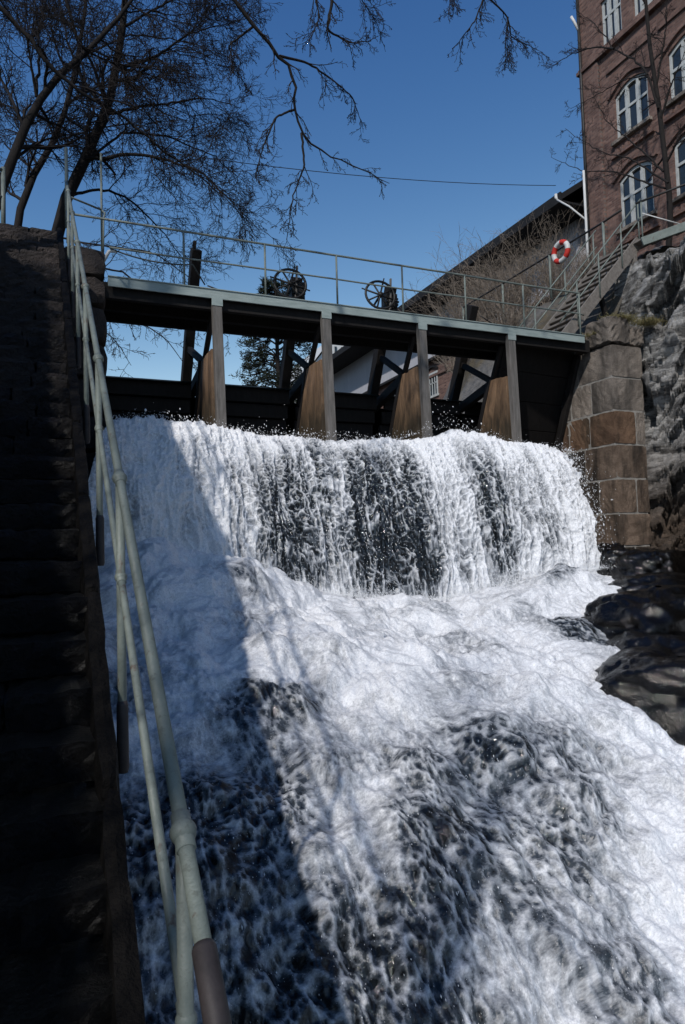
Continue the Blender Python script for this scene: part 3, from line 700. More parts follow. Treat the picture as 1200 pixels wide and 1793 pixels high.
# handrail of the stairs: green pipe, two rails, ball joints, posts let into the wall
root = thing('stair_handrail', (.30, .4, RAIL(.4)), 'pale green pipe handrail with ball joints running up beside the stone stairs', 'handrail'); P = Part(root)
XR = .30
def rp(y, dz=0, x=XR): return (x, y, RAIL(y)+dz)
P(MB().tube([rp(1.44), rp(4.5), rp(8), rp(10.9)], .0195, 12), 'top_rail', M['green_paint'], True)
ru = P(MB().tube([rp(-.6,-.012), rp(1.46)], .0205, 12), 'lower_rail', M['rust_pipe'], True); tag(ru, 'dark rusty lower length of the top rail')
P(MB().tube([rp(1.36,.0), rp(1.37,0), rp(1.49,0), rp(1.50,0)], [.022,.027,.027,.022], 14), 'pipe_sleeve', M['rust_pipe'], True)
P(MB().tube([rp(-.6,-.44), rp(4,-.44), rp(10.7,-.44)], .0155, 12), 'middle_rail', M['green_paint'], True)
for y in (.35, 1.72, 3.18, 4.45, 5.85, 7.25, 8.65, 10.05):
    p = Vector(rp(y)); q = Vector(rp(y, -.44))
    P(MB().tube([p-Vector((0,0,.02)), p-Vector((0,0,.7)), p-Vector((0,0,1.28))], [.0195,.0195,.0195], 12), 'post', M['green_paint'], True)
    P(MB().tube([p-Vector((0,0,.98)), p-Vector((0,0,1.0)), p-Vector((0,0,1.27)), p-Vector((0,0,1.29))], [.020,.025,.026,.021], 12), 'post_socket', M['rust_pipe'], True)
    d = Vector((0, 1, .698)).normalized()
    for c, r in ((p, .033), (q, .027)):
        P(MB().sphere(c, r, 14, 9), 'ball_joint', M['green_paint'], True)
        P(MB().tube([c-d*(r+.016), c-d*(r+.015), c+d*(r+.015), c+d*(r+.016)], [r*.62, r*.74, r*.74, r*.62], 12), 'joint_collar', M['green_paint'], True)

# railing round the landing at the top of the stairs
root = thing('landing_railing', (.3, 11.2, 5.3), 'thin green pipe railing with a tall post on the landing above the stairs', 'railing'); P = Part(root)
P(MB().tube([(.93,12.6,5.2),(.93,12.6,7.25)], .02, 8), 'tall_post', M['green_paint'], True)
P(MB().tube([(.30,10.9,5.0),(.30,10.9,6.25)], .024, 8), 'post', M['green_paint'], True)
P(MB().tube([(.34,11.9,5.2),(.36,12.0,6.1)], .02, 8), 'post', M['green_paint'], True)
P(MB().tube([(.36,12.0,6.05),(.93,12.6,6.2)], .018, 8), 'rail', M['green_paint'], True)
P(MB().tube([(.93,12.6,6.2),(.98,12.5,6.1),(.94,12.3,5.9),(.93,12.3,5.3)], .016, 8), 'rail', M['green_paint'], True)
P(MB().tube([(.30,10.9,5.73),(.36,11.94,5.73)], .02, 8), 'rail', M['green_paint'], True)
P(MB().tube([(.9,12.0,5.0),(1.0,12.0,5.2),(1.12,12.0,5.22)], .03, 8), 'stub_pipe', M['white_paint'], True)
root = thing('landing_fence', (-.62, 12.0, 5.28), 'light grey railing post and rails at the far left above the stairs', 'railing'); P = Part(root)
P(MB().tube([(-.62,12,5.2),(-.62,12,6.35)], .035, 8), 'post', M['green_paint'], True)
P(MB().tube([(-.62,12,6.3),(-1.5,11.6,6.2)], .03, 8), 'rail', M['green_paint'], True)
P(MB().tube([(-.62,12,5.85),(-1.5,11.6,5.75)], .025, 8), 'rail', M['green_paint'], True)

# ------------------------------------------------------------------ left abutment
rng = random.Random(23)
root = thing('stone_abutment', (.6, 12.6, -3), 'dark rough stone abutment carrying the left end of the footbridge', 'abutment'); P = Part(root)
z = -2.6
for c in range(16):
    h = .62 if c < 11 else .5
    if z+h > 5.3: h = 5.32-z
    if h < .2: break
    cut = 12.7+.25*(c % 2)
    for (y0, y1) in ((11.9, cut), (cut, 13.9)):
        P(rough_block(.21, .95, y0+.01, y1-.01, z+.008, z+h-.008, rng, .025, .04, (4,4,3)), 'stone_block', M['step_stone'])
    z += h

# ------------------------------------------------------------------ footbridge
YB, ZD = 11.94, 4.728
rng = random.Random(5)
root = thing('footbridge', (6.3, YB, ZD), 'pale green steel footbridge with pipe railing spanning above the weir', 'footbridge'); P = Part(root)
P(MB().box(.97, 11.36, YB-.03, YB, ZD-.165, ZD-.002), 'fascia', M['fascia_paint'], bevel=.006)
P(MB().box(.97, 11.36, YB-.05, YB+.05, ZD-.002, ZD+.012), 'edge_plate', M['fascia_paint'])
P(MB().box(.97, 11.36, 13.42, 13.46, ZD-.25, ZD), 'rear_fascia', M['dark_timber'])
for yb in (12.02, 12.6, 13.2):
    P(MB().box(.8, 11.6, yb, yb+.12, ZD-.33, ZD-.06), 'beam', M['dark_timber'])
x = .98; shared = {}
while x < 11.3:
    w = .20
    me = mesh('plank', *(lambda b: (b.v, b.f))(MB().box(0, w-.012, 0, 1.46, -.055, 0)), M['deck_wood']) if 'p' not in shared else shared['p']
    shared['p'] = me
    o = obj('plank', me, root, 0, (x-6.3, YB+.012-YB, -.003+rng.uniform(-.004,.004))); x += w
post_x = [2.26, 3.76, 5.21, 6.66, 8.17, 9.69, 11.28]
for x in post_x:
    P(MB().tube([(x, YB+.01, ZD-.10), (x, YB+.01, ZD+1.0)], .019, 10), 'railing_post', M['green_paint'], True)
P(MB().tube([(.34, YB+.01, ZD+1.0)]+[(x, YB+.01, ZD+1.0+rng.uniform(-.006,.006)) for x in post_x]+[(11.34, YB+.01, ZD+1.0)], .020, 10), 'top_rail', M['green_paint'], True)
P(MB().tube([(1.0, YB+.01, ZD+.52)]+[(x, YB+.01, ZD+.52+rng.uniform(-.006,.006)) for x in post_x]+[(11.40, YB+.01, ZD+.50)], .016, 10), 'middle_rail', M['green_paint'], True)
def sag(a, b, s, n=12):
    a = Vector(a); b = Vector(b); return [a.lerp(b, i/n)-Vector((0,0,4*s*(i/n)*(1-i/n))) for i in range(n+1)]
tag(MB().tube(sag((1.02,11.98,5.24),(2.42,11.98,5.16),.08)+sag((2.42,11.98,5.16),(2.7,12.3,4.95),.0,3), .013, 6).build('hose', M['rope'], None, True), 'grey hose looped along the left end of the bridge railing', 'hose')
tag(MB().tube(sag((2.95,13.2,5.30),(4.9,13.2,5.22),.12), .014, 6).build('cable', M['iron'], None, True), 'dark cable hanging between the first timber post and the handwheel', 'cable')
tag(MB().tube(sag((9.5,13.3,5.45),(11.3,13.3,4.95),.10), .014, 6).build('cable', M['iron'], None, True), 'dark cable sagging from the last timber post to the right bank', 'cable')

# ------------------------------------------------------------------ piers, gate timbers and gates
PX = [2.83, 4.95, 7.07, 9.30]
ordn = ['leftmost', 'second from the left', 'third from the left', 'rightmost']
tops = [(13.63,6.20),(13.5,5.85),(13.22,5.80),(13.31,5.68)]; bots = [15.0, 14.5, 14.25, 14.26]
rng = random.Random(3)
def lean(i, z):
    yt, zt = tops[i]; yb = bots[i]; return yb+(yt-yb)*(z-3.75)/(zt-3.75)
for i, x in enumerate(PX):
    root = thing('weir_pier', (x, 12.6, 1.7), 'brown timber buttress pier with a grey front post under the bridge, '+ordn[i], 'pier', 'piers under the footbridge'); P = Part(root)
    yb = (12.99, 12.80, 12.66, 12.60)[i]
    # buttress of upright planks; its rear edge leans upstream towards the water
    ye = lambda z: yb+(3.68-z)*.46
    fr_ = [0, .3, .55, .78, 1]
    for a, b in zip(fr_[:-1], fr_[1:]):
        mb = MB(); t = .09+rng.uniform(-.008,.008); xx = x-.01; y0 = YB+.10; vv = []
        for z in (1.6, 3.68+rng.uniform(-.02,.02)):
            ya_, yb_ = y0+(ye(z)-y0)*a+.004, y0+(ye(z)-y0)*b-.004
            vv += [(xx-t,ya_,z),(xx+t,ya_,z),(xx+t,yb_,z),(xx-t,yb_,z)]
        mb.add(vv, [(0,3,2,1),(4,5,6,7),(0,1,5,4),(1,2,6,5),(2,3,7,6),(3,0,4,7)])
        P(mb, 'plank', M['buttress_wood'], bevel=.006)
    P(MB().beam((x+.05, YB-.02, 1.5), (x, YB+.03, ZD-.17), .17, .14, (0,-1,0)), 'front_post', M['grey_wood'], bevel=.01)
    P(MB().box(x-.10, x+.10, YB-.055, YB-.032, ZD-.30, ZD-.15), 'bracket', M['fascia_paint'], bevel=.004)
    P(MB().beam((x-.02, ye(1.5)+.07, 1.5), (x-.02, ye(3.74)+.07, 3.74), .20, .12, (0,-1,0)), 'rear_post', M['dark_timber'], bevel=.01)
    # leaning gate timber that stands up through the deck
    yt, zt = tops[i]
    P(MB().beam((x, lean(i, 1.6), 1.6), (x, yt, zt), .20, .24, (0,-1,0)), 'gate_timber', M['dark_timber'], bevel=.012)
    if i == 0:
        P(MB().beam((x-.05, yt+.02, zt-.03), (x-.03, yt-.02, zt+.16), .07, .10, (0,-1,0)), 'split_end', M['dark_timber'], bevel=.01)
    # V braces in the plane of the pier
    P(MB().beam((x, lean(i,4.35)-.10, 4.40), (x, yb+.08, 3.70), .10, .12, (0,-1,0)), 'brace', M['dark_timber'], bevel=.008)
    P(MB().beam((x, YB+.34, 4.42), (x, yb+.08, 3.70), .09, .09, (0,-1,0)), 'brace', M['dark_timber'], bevel=.008)
    P(MB().beam((x, yb+.14, 3.62), (x, lean(i,3.3), 3.25), .14, .20, (0,-1,.2)), 'tie_beam', M['dark_timber'], bevel=.01)
# stop-log gates between the piers, leaning like the timbers
edges = [.95]+PX+[11.68]
ordg = ['leftmost opening', 'second opening', 'third opening', 'fourth opening', 'rightmost opening']
for i in range(5):
    a, b = edges[i]+(.10 if i else .0), edges[i+1]-(.10 if i < 4 else 0)
    j = min(i, 3)
    root = thing('sluice_gate', ((a+b)/2, 14.3, 1.7), 'dark plank sluice gate with water seeping over it in the '+ordg[i]+' of the weir', 'gate', 'gates between the piers'); P = Part(root)
    z = 1.72; top = 3.46
    while z < top-.05:
        h = min(.29, top-z); y = 14.55-(z-1.7)*.45+rng.uniform(-.012,.012)
        P(MB().box(a, b, y, y+.10, z+.005, z+h-.004), 'plank', M['dark_timber'], bevel=.008); z += h
    y = 14.55-(3.45-1.7)*.45
    # thin overspill
    P(MB().box(a+.02, b-.02, y-.05, y+.16, 3.452, 3.475), 'overspill', M['river_water'])
# closing panel at the right end, in line with the timbers
root = thing('gate_end_wall', (11.0, 12.6, 1.7), 'black timber end wall closing the weir against the right abutment', 'gate'); P = Part(root)
for k in range(5):
    z0 = 1.5+k*.62
    f_ = lambda z: 13.75-(z-1.9)*.42
    mb = MB(); z1 = z0+.612
    mb.add([(9.42,f_(z0)-.35,z0),(11.66,f_(z0)-.05,z0),(11.66,f_(z0)+.07,z0),(9.42,f_(z0)-.23,z0),(9.42,f_(z1)-.35,z1),(11.66,f_(z1)-.05,z1),(11.66,f_(z1)+.07,z1),(9.42,f_(z1)-.23,z1)],
           [(0,3,2,1),(4,5,6,7),(0,1,5,4),(1,2,6,5),(2,3,7,6),(3,0,4,7)])
    P(mb, 'plank', M['dark_timber'], bevel=.01)
P(MB().beam((11.62,13.60,1.6),(11.62,12.45,4.45),.10,.16,(0,-1,0)), 'edge_timber', M['dark_timber'], bevel=.01)

# hand-wheel winding gear on the deck
def handwheel(cx, cy, cz, label, tx):
    root = thing('winding_gear', (cx, cy, ZD), label, 'handwheel', 'winding gears on the footbridge'); P = Part(root)
    ax = Vector((-.12, -.97, .18)).normalized(); e1 = ax.cross(Vector((0,0,1))).normalized(); e2 = e1.cross(ax).normalized()
    c = Vector((cx, cy, cz)); R_ = .33
    ring = [c+(e1*math.cos(2*math.pi*k/28)+e2*math.sin(2*math.pi*k/28))*R_ for k in range(29)]
    P(MB().tube(ring, .027, 8, False), 'rim', M['iron'], True)
    for k in range(4):
        a = math.pi*k/4+.3; d = e1*math.cos(a)+e2*math.sin(a)
        P(MB().tube([c-d*(R_-.005), c+d*(R_-.005)], .020, 6), 'spoke', M['iron'], True)
    for k in range(4):
        a = math.pi*k/2+.3; d = e1*math.cos(a)+e2*math.sin(a)
        P(MB().tube([c+d*(R_+.005), c+d*(R_+.10)], .014, 6), 'grip', M['iron'], True)
    P(MB().tube([c-ax*.06, c+ax*.06], .05, 10), 'hub', M['iron'], True)
    P(MB().tube([c, c-ax*.45], .025, 8), 'shaft', M['iron'], True)
    P(MB().box(tx-.13, tx+.16, cy+.10, cy+.34, ZD, cz+.12), 'housing', M['iron'], bevel=.015)
    P(MB().box(cx-.55, cx+.20, cy+.12, cy+.30, ZD, ZD+.10), 'base_beam', M['dark_timber'], bevel=.01)
    P(MB().beam((tx-.12, cy-.02, ZD+.02), (tx-.02, cy+.06, cz+.42), .035, .05, (0,-1,0)), 'rack', M['grey_wood'], bevel=.004)
    n_ = 12
    mb = MB()
    for k in range(n_):
        a = 2*math.pi*k/n_; mb.box(tx+.02+.13*math.cos(a)-.018, tx+.02+.13*math.cos(a)+.018, cy+.05, cy+.10, cz-.08+.13*math.sin(a)-.018, cz-.08+.13*math.sin(a)+.018)
    mb.tube([(tx+.02, cy+.05, cz-.08), (tx+.02, cy+.10, cz-.08)], .12, 16)
    P(mb, 'gear', M['iron'])
handwheel(4.60, 12.95, 5.46, 'black iron handwheel and gear on the bridge at the second timber post', 4.80)
handwheel(6.66, 12.95, 5.48, 'black iron handwheel with upright rack on the bridge at the third timber post', 6.98)

# ------------------------------------------------------------------ right abutment of hewn blocks
rng = random.Random(31)
root = thing('granite_abutment', (12.2, 12.6, -2), 'squared granite block abutment with pale mortar under the right end of the bridge', 'abutment'); P = Part(root)
zs = [-1.6,-.85,-.12,.62,1.40,2.18,2.95,3.71,4.47]
P(MB().box(11.716, 12.60, 11.516, 14.4, -2.5, 4.44), 'mortar_core', M['mortar'])
frontcuts = [[], [12.15], [], [12.28], [], [12.36], [], []]
leftcuts = [[12.5], [12.2,13.1], [12.35,13.2], [12.05,12.75], [12.45,13.3], [12.25,12.95], [12.15,12.85], [12.55]]
for c in range(8):
    z0, z1 = zs[c], zs[c+1]; g = .015
    fc = [11.70]+frontcuts[c]+[12.66]; lc = [11.5]+leftcuts[c]+[14.3]
    first = lc[1] if True else 0
    mt = M['granite_wet'] if c < 3 else M['granite_rust'] if c in (3, 4, 5) else M['granite']
    for q, (a, b) in enumerate(zip(fc[:-1], fc[1:])):
        mm = M['granite_rust'] if c == 5 and q == 0 else M['granite_brown'] if c in (2, 3, 4) else M['granite_wet'] if c < 2 else M['granite']
        off = rng.uniform(-.012,.012)
        P(rough_block(a+(g if q else -.0), b-g, 11.5+off, 11.5+(first-11.5 if q == 0 else .55), z0+g, z1-g, rng, .010, .010, (9,7,7)), 'stone_block', mm)
    for a, b in zip(lc[1:-1], lc[2:]):
        mm = M['granite_wet'] if c < 5 else M['granite_rust'] if c == 5 else M['granite']
        P(rough_block(11.70+rng.uniform(-.012,.012), 12.2, a+g, b-g, z0+g, z1-g, rng, .010, .010, (6,9,7)), 'stone_block', mm)
# cap stones, uneven
for (x0,x1,y0,y1,z0,z1) in ((11.62,12.28,11.44,12.2,4.50,5.10),(12.30,12.75,11.5,12.3,4.49,4.95),(11.66,12.3,12.22,13.0,4.49,4.72)):
    P(rough_block(x0,x1,y0,y1,z0,z1, rng, .035, .025, (8,8,6)), 'cap_stone', M['granite'])

# grass and moss on the abutment top
def blades(name, centre, spread, n, h, seed, label, mat='dry_grass'):
    r = np.random.RandomState(seed); b = np.asarray(centre, float)
    p = np.stack([r.randn(n)*spread[0], r.randn(n)*spread[1], -np.abs(r.randn(n))*.03], -1)
    d = np.stack([r.randn(n)*.6-.25, r.randn(n)*.6-.5, r.uniform(.3,1,n)], -1); d /= np.linalg.norm(d, axis=1, keepdims=True)
    L = r.uniform(.4,1,n)*h
    mid = p+d*L[:,None]*.55; tip = mid+(d+np.array([0,-.2,-.9]))*L[:,None]*.45
    Pn = np.stack([p, mid, tip], 1); R_ = np.tile(np.array([.006,.005,.0015]), (n,1))
    v, q = batch_tubes(Pn, R_, 3)
    o = obj(name, np_mesh(name, v, q, M[mat])); o.location = centre
    return tag(o, label, 'grass', kind='stuff')
blades('grass', (12.15,11.62,5.10), (.2,.12), 420, .26, 3, 'tuft of dry grass hanging over the capstones of the right abutment')
blades('grass', (11.75,12.15,4.80), (.15,.22), 450, .2, 4, 'short green and yellow grass at the end of the footbridge')
blades('grass', (12.75,11.4,5.0), (.15,.1), 300, .3, 6, 'dry grass clump between the capstones and the cliff')

# ------------------------------------------------------------------ timber stairs on the right bank
rng = random.Random(41)
root = thing('wooden_stairs', (11.3, 12.6, 4.7), 'grey wooden stairs with green pipe rails rising right from the bridge', 'stairs'); P = Part(root)
A_ = Vector((10.95, 0, 4.74)); B_ = Vector((13.35, 0, 7.36))
nst = 13
for k in range(nst):
    p = A_.lerp(B_, (k+.5)/nst)
    P(MB().box(p.x-.15, p.x+.13, 12.13+rng.uniform(-.02,.02), 13.18+rng.uniform(-.02,.02), p.z-.03, p.z+.02), 'tread', M['stair_wood'], bevel=.005)
for y in (12.07, 13.22):
    P(MB().beam((A_.x-.1,y,A_.z-.10),(B_.x+.05,y,B_.z-.02),.06,.27), 'stringer', M['stair_wood'], bevel=.006)
slope = (B_.z-A_.z)/(B_.x-A_.x)
sz_ = lambda x: A_.z+(x-A_.x)*slope
for y, xs_ in ((12.02, (11.30,12.0,12.75,13.35)), (13.27, (11.1,12.1,13.1))):
    for x in xs_: P(MB().tube([(x,y,sz_(x)-.12),(x,y,sz_(x)+.92)], .019, 8), 'rail_post', M['green_paint'], True)
    for h in (.92, .48): P(MB().tube([(xs_[0]-.55,y,sz_(xs_[0]-.55)+h),(xs_[-1]+.1,y,sz_(xs_[-1]+.1)+h)], .018, 8), 'rail', M['green_paint'], True)
P(MB().beam((13.2,12.07,7.1),(13.2,12.07,5.2),.10,.10,(0,1,0)), 'support_post', M['stair_wood'], bevel=.006)
P(MB().beam((12.2,12.25,6.0),(12.5,12.25,5.0),.10,.10,(0,1,0)), 'support_post', M['dark_timber'], bevel=.006)
# walkway beyond the stairs along the cliff top
root = thing('cliff_walkway', (13.4, 11.6, 7.2), 'green edged walkway with dark handrail on the cliff top at the right', 'walkway'); P = Part(root)
P(MB().beam((13.1,11.72,7.13),(15.6,10.4,8.0),.06,.20), 'edge_beam', M['green_paint'], bevel=.005)
for k in range(9):
    t = (k+.5)/9; P(MB().box(13.15+2.4*t-.13, 13.15+2.4*t+.13, 11.78-1.3*t, 12.9-1.3*t, 7.17+.87*t, 7.21+.87*t), 'plank', M['stair_wood'])
for t in (.0,.5,1.0): P(MB().tube([(13.15+2.4*t,11.74-1.32*t,7.1+.87*t),(13.15+2.4*t,11.74-1.32*t,8.15+.87*t)], .019, 8), 'rail_post', M['green_paint'], True)
P(MB().tube([(13.05,11.8,8.10),(15.6,10.4,9.05)], .028, 8), 'handrail', M['iron'], True)
P(MB().tube([(13.15,11.74,7.85),(14.0,11.3,7.5)], .014, 6), 'strut', M['white_paint'], True)
# fence behind the stairs
root = thing('bank_fence', (13.6, 15.6, 7.4), 'green posts carrying one dark top rail on the bank behind the wooden stairs', 'fence'); P = Part(root)
fp = [(13.5,13.3,7.4),(13.68,15.6,7.5),(13.7,17.9,7.5),(13.7,20.2,7.5)]
for p in fp: P(MB().tube([(p[0],p[1],p[2]-.3),(p[0],p[1],p[2]+1.0)], .035, 8), 'post', M['green_paint'], True)
P(MB().tube([(13.42,12.6,8.38)]+[(p[0],p[1],p[2]+1.0) for p in fp], .028, 8), 'top_rail', M['iron'], True)
# lifebuoy
root = thing('lifebuoy', (13.55, 14.85, 8.24), 'red and white ring lifebuoy hanging on the fence by the wooden stairs', 'lifebuoy')
ax = Vector((-1,-.06,.02)).normalized(); e1 = ax.cross(Vector((0,0,1))).normalized(); e2 = Vector((0,0,1))
for q in range(8):
    a0 = 2*math.pi*(q+.1)/8; a1 = 2*math.pi*(q+1.1)/8
    white = q % 2 == 1; span = .0
    pts = [(e1*math.cos(a0+(a1-a0)*k/7)+e2*math.sin(a0+(a1-a0)*k/7))*.265 for k in range(8)]
    o = MB().tube(pts, .074, 12, False).build('white_band' if white else 'red_band', M['white_paint' if white else 'red_band'], root, True)
    o.location = Vector((0,0,0))+ax*.12
# lamp pole with arm
root = thing('lamp_pole', (15.0, 15.44, 8.0), 'thin white pole with a slanting arm in front of the brick building', 'pole'); P = Part(root)
P(MB().tube([(15,15.44,7.6),(15,15.44,11.25)], [.045,.035], 10), 'pole', M['white_paint'], True)
P(MB().tube([(15,15.44,9.72),(15,16.1,10.45),(15,16.62,10.92)], .028, 8), 'arm', M['white_paint'], True)
P(MB().tube([(15,16.62,10.92),(15,16.68,11.02),(15,16.68,11.14)], [.03,.05,.045], 8), 'lamp', M['white_paint'], True)

# ------------------------------------------------------------------ brick mill
XF = 18.0
def arch_pts(y0, y1, z0, zs_, rise, n=8):
    """opening outline in the plane of the wall: sill z0, spring zs_, arch rise"""
    pts = [(y1, z0), (y0, z0), (y0, zs_)]
    if rise > 0:
        for k in range(1, n): 
            t = k/n; pts.append((y0+(y1-y0)*t, zs_+rise*math.sin(math.pi*t)))
    pts.append((y1, zs_)); return pts
root = thing('brick_mill', (XF, 13, 7), 'tall red brick mill with white arched windows at the upper right', 'building'); P = Part(root)
# facade as strips between openings so each window is a real recess
cols = [(15.55, 16.95), (13.25, 14.75), (10.9,12.4)]
rows = [(10.55, 12.25, .22), (13.66, 15.22, .25)]
trow = (17.35, 18.95)
tcols = [(16.45,17.35),(15.05,15.95),(13.6,14.5),(12.1,13.0),(10.6,11.5)]
ya, yz_ = -24.0, 18.42  # unseen downstream length added to block sky light
mb = MB()
def strip(mb, y0, y1, z0, z1): mb.add([(XF,y1,z0),(XF,y0,z0),(XF,y0,z1),(XF,y1,z1)], [(0,1,2,3)])
def band(mb, cs, z0, zs_, rise, ztop):
    c2 = sorted(cs); y = ya
    for a, b in c2:
        strip(mb, y, a, z0, ztop)
        if rise > 0:
            n = 8; arc = [(a+(b-a)*k/n, zs_+rise*math.sin(math.pi*k/n)) for k in range(n+1)]
            for (p, q) in zip(arc[:-1], arc[1:]): mb.add([(XF,q[0],q[1]),(XF,p[0],p[1]),(XF,p[0],ztop),(XF,q[0],ztop)], [(0,1,2,3)])
        else:
            if zs_ < ztop: strip(mb, a, b, zs_, ztop)
            arc = [(a, zs_), (b, zs_)]
        # reveals 14 cm deep
        ring = [(a,z0),(a,zs_)]+arc[1:-1]+[(b,zs_),(b,z0)]
        for p, q in zip(ring, ring[1:]+ring[:1]): mb.add([(XF,p[0],p[1]),(XF,q[0],q[1]),(XF+.15,q[0],q[1]),(XF+.15,p[0],p[1])], [(0,1,2,3)])
        y = b
    strip(mb, y, yz_, z0, ztop)
strip(mb, ya, yz_, 6.0, 10.55); band(mb, cols, 10.55, 12.25, .22, 12.75); strip(mb, ya, yz_, 12.75, 13.66)
band(mb, cols, 13.66, 15.22, .25, 15.75); strip(mb, ya, yz_, 15.75, 17.35); band(mb, tcols, 17.35, 18.95, 0, 19.3); strip(mb, ya, yz_, 19.3, 23)
mb.add([(XF,yz_,6),(XF,yz_,23),(XF+10,yz_,23),(XF+10,yz_,6)], [(0,1,2,3)])
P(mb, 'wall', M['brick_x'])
mb = MB(); mb.box(XF-.35, XF+10.3, ya-.3, yz_+.35, 23, 23.3); mb.add([(XF-.4,ya-.3,23.3),(XF-.4,yz_+.4,23.3),(XF+5,-3,26),(XF+10.4,ya-.3,23.3),(XF+10.4,yz_+.4,23.3)], [(0,1,2),(1,4,2),(4,3,2),(3,0,2)])
P(mb, 'roof', M['roof_felt'])
P(MB().box(XF-.09, XF-.002, 17.55, 18.43, 6, 16.95), 'pilaster', M['brick_x'], bevel=.01)
P(MB().box(XF-.16, XF-.003, ya, 18.50, 16.97, 17.10), 'string_course', M['brick_x'], bevel=.01)
P(MB().box(XF-.10, XF-.003, ya, 18.46, 17.11, 17.19), 'string_course', M['brick_x'], bevel=.01)
for a, b in cols:
    for zz0 in (16.20,):
        P(MB().box(XF-.07, XF-.004, a-.25, b+.25, zz0+.0, zz0+.11), 'label_moulding', M['brick_x'], bevel=.01)
for (z0, zs_, rise) in rows:
    for a, b in cols:
        n = 10; e = .20; mbA = MB()
        for k in range(n):
            t0, t1 = k/n, (k+1)/n
            def pt(t, o): return (a-o+(b-a+2*o)*t, zs_+(rise+o*.9)*math.sin(math.pi*t)+o*.25)
            q = [pt(t0,.16), pt(t1,.16), pt(t1,.26), pt(t0,.26)]
            mbA.add([(XF-.09,*p) for p in q]+[(XF-.003,*p) for p in q], [(0,1,2,3),(0,4,5,1),(2,6,7,3),(1,5,6,2),(3,7,4,0)])
        P(mbA, 'arch_hood', M['brick_x'])
        P(MB().box(XF-.14, XF+.10, a-.12, b+.12, z0-.12, z0-.003), 'sill', M['granite'], bevel=.01)
        # corbel teeth under the sill
        for k in range(7):
            y = a-.05+(b-a+.1)*(k+.2)/7; P(MB().box(XF-.10, XF-.003, y, y+.11, z0-.46, z0-.30), 'corbel', M['brick_x'])
        P(MB().box(XF-.12, XF-.003, a-.2, b+.2, z0-.56, z0-.47), 'label_moulding', M['brick_x'])
def window(a, b, z0, zs_, rise, cross=.62):
    outl = [(a,z0),(b,z0),(b,zs_)]+[(b+(a-b)*k/8, zs_+rise*math.sin(math.pi*k/8)) for k in range(1,8)]+[(a,zs_)] if rise else [(a,z0),(b,z0),(b,zs_),(a,zs_)]
    cx = (a+b)/2; cz = z0+(zs_-z0)*.4
    mb = MB(); t = .085; n = len(outl)
    inn = [(cx+(p[0]-cx)*(1-2*t/(b-a)), cz+(p[1]-cz)*(1-t*1.6/(zs_-z0))) for p in outl]
    mb.add([(XF+.07,*p) for p in outl]+[(XF+.07,*p) for p in inn]+[(XF+.14,*p) for p in inn], [(k, (k+1)%n, n+(k+1)%n, n+k) for k in range(n)]+[(n+k, n+(k+1)%n, 2*n+(k+1)%n, 2*n+k) for k in range(n)])
    fr = P(mb, 'window', M['window_white'])
    zc = z0+(zs_-z0)*cross; ztop = zs_+rise*.82
    P(MB().box(XF+.062, XF+.13, a+.05, b-.05, zc-.045, zc+.045), 'transom', M['window_white'], parent=fr)
    w3 = (b-a)/3
    for y in (a+w3, a+2*w3):
        P(MB().box(XF+.066, XF+.13, y-.045, y+.045, z0+.05, (ztop if rise else zs_-.05)), 'mullion', M['window_white'], parent=fr)
    for k in range(3):
        y0, y1 = a+w3*k+.055, a+w3*(k+1)-.055
        for (p, q) in ((z0+.07, zc-.05), (zc+.05, zs_-.02)):
            # casement frame round each pane
            P(MB().add([(XF+.105,y0-.02,p-.02),(XF+.105,y1+.02,p-.02),(XF+.105+random.Random(k).uniform(-.012,.012),y1+.02,q+.02),(XF+.105,y0-.02,q+.02)], [(0,3,2,1)]), 'pane', M['window_glass'], parent=fr)
            P(MB().box(XF+.085, XF+.10, y0, y0+.04, p, q), 'casement', M['window_white'], parent=fr)
            P(MB().box(XF+.085, XF+.10, y1-.04, y1, p, q), 'casement', M['window_white'], parent=fr)
    P(MB().box(XF+.145, XF+.16, a-.05, b+.05, z0-.02, zs_+rise+.02), 'window_back', M['dark_stone'], parent=fr)  # dark sheet closing the opening behind the panes
for (z0, zs_, rise) in rows:
    for a, b in cols[:2]: window(a+.005, b-.005, z0+.003, zs_-.003, rise)
for a, b in tcols[:3]: window(a+.005, b-.005, trow[0]+.003, trow[1]-.003, 0)
P(MB().tube([(XF-.12,18.30,7.5),(XF-.12,18.30,22.8)], .055, 8), 'downpipe', M['iron'], True)
P(MB().tube([(XF-.12,18.30,18.6),(XF-.22,18.40,19.0),(XF-.3,18.45,19.2)], .05, 8), 'pipe_elbow', M['white_paint'], True)

# ------------------------------------------------------------------ long grey shed upstream
root = thing('long_shed', (18.5, 30, 6), 'long grey boarded shed with wide black eaves above a brick storey', 'building'); P = Part(root)
P(MB().box(18.5, 27, 19.5, 46, 9.78, 12.9), 'upper_wall', M['siding'])
P(MB().box(18.62, 26.9, 19.6, 45.9, 5.5, 9.78), 'brick_storey', M['brick_x'])
P(MB().box(18.34, 18.5, 19.45, 46.1, 9.66, 9.80), 'drip_board', M['roof_felt'], bevel=.01)
P(MB().box(18.53, 18.62, 19.6, 45.9, 8.85, 8.97), 'string_course', M['brick_x'])
mb = MB(); mb.add([(17.0,18.62,12.30),(17.0,46.4,12.30),(22.8,46.4,16.2),(22.8,18.62,16.2),(28,18.62,12.4),(28,46.4,12.4),
                   (17.0,18.62,12.52),(17.0,46.4,12.52),(22.8,46.4,16.45),(22.8,18.62,16.45),(28,18.62,12.62),(28,46.4,12.62)],
       [(0,1,2,3),(3,2,5,4),(6,9,8,7),(9,10,11,8),(0,6,7,1),(0,3,9,6),(3,4,10,9),(1,7,8,2),(2,8,11,5),(4,5,11,10)])
rf = P(mb, 'roof', M['roof_felt'])
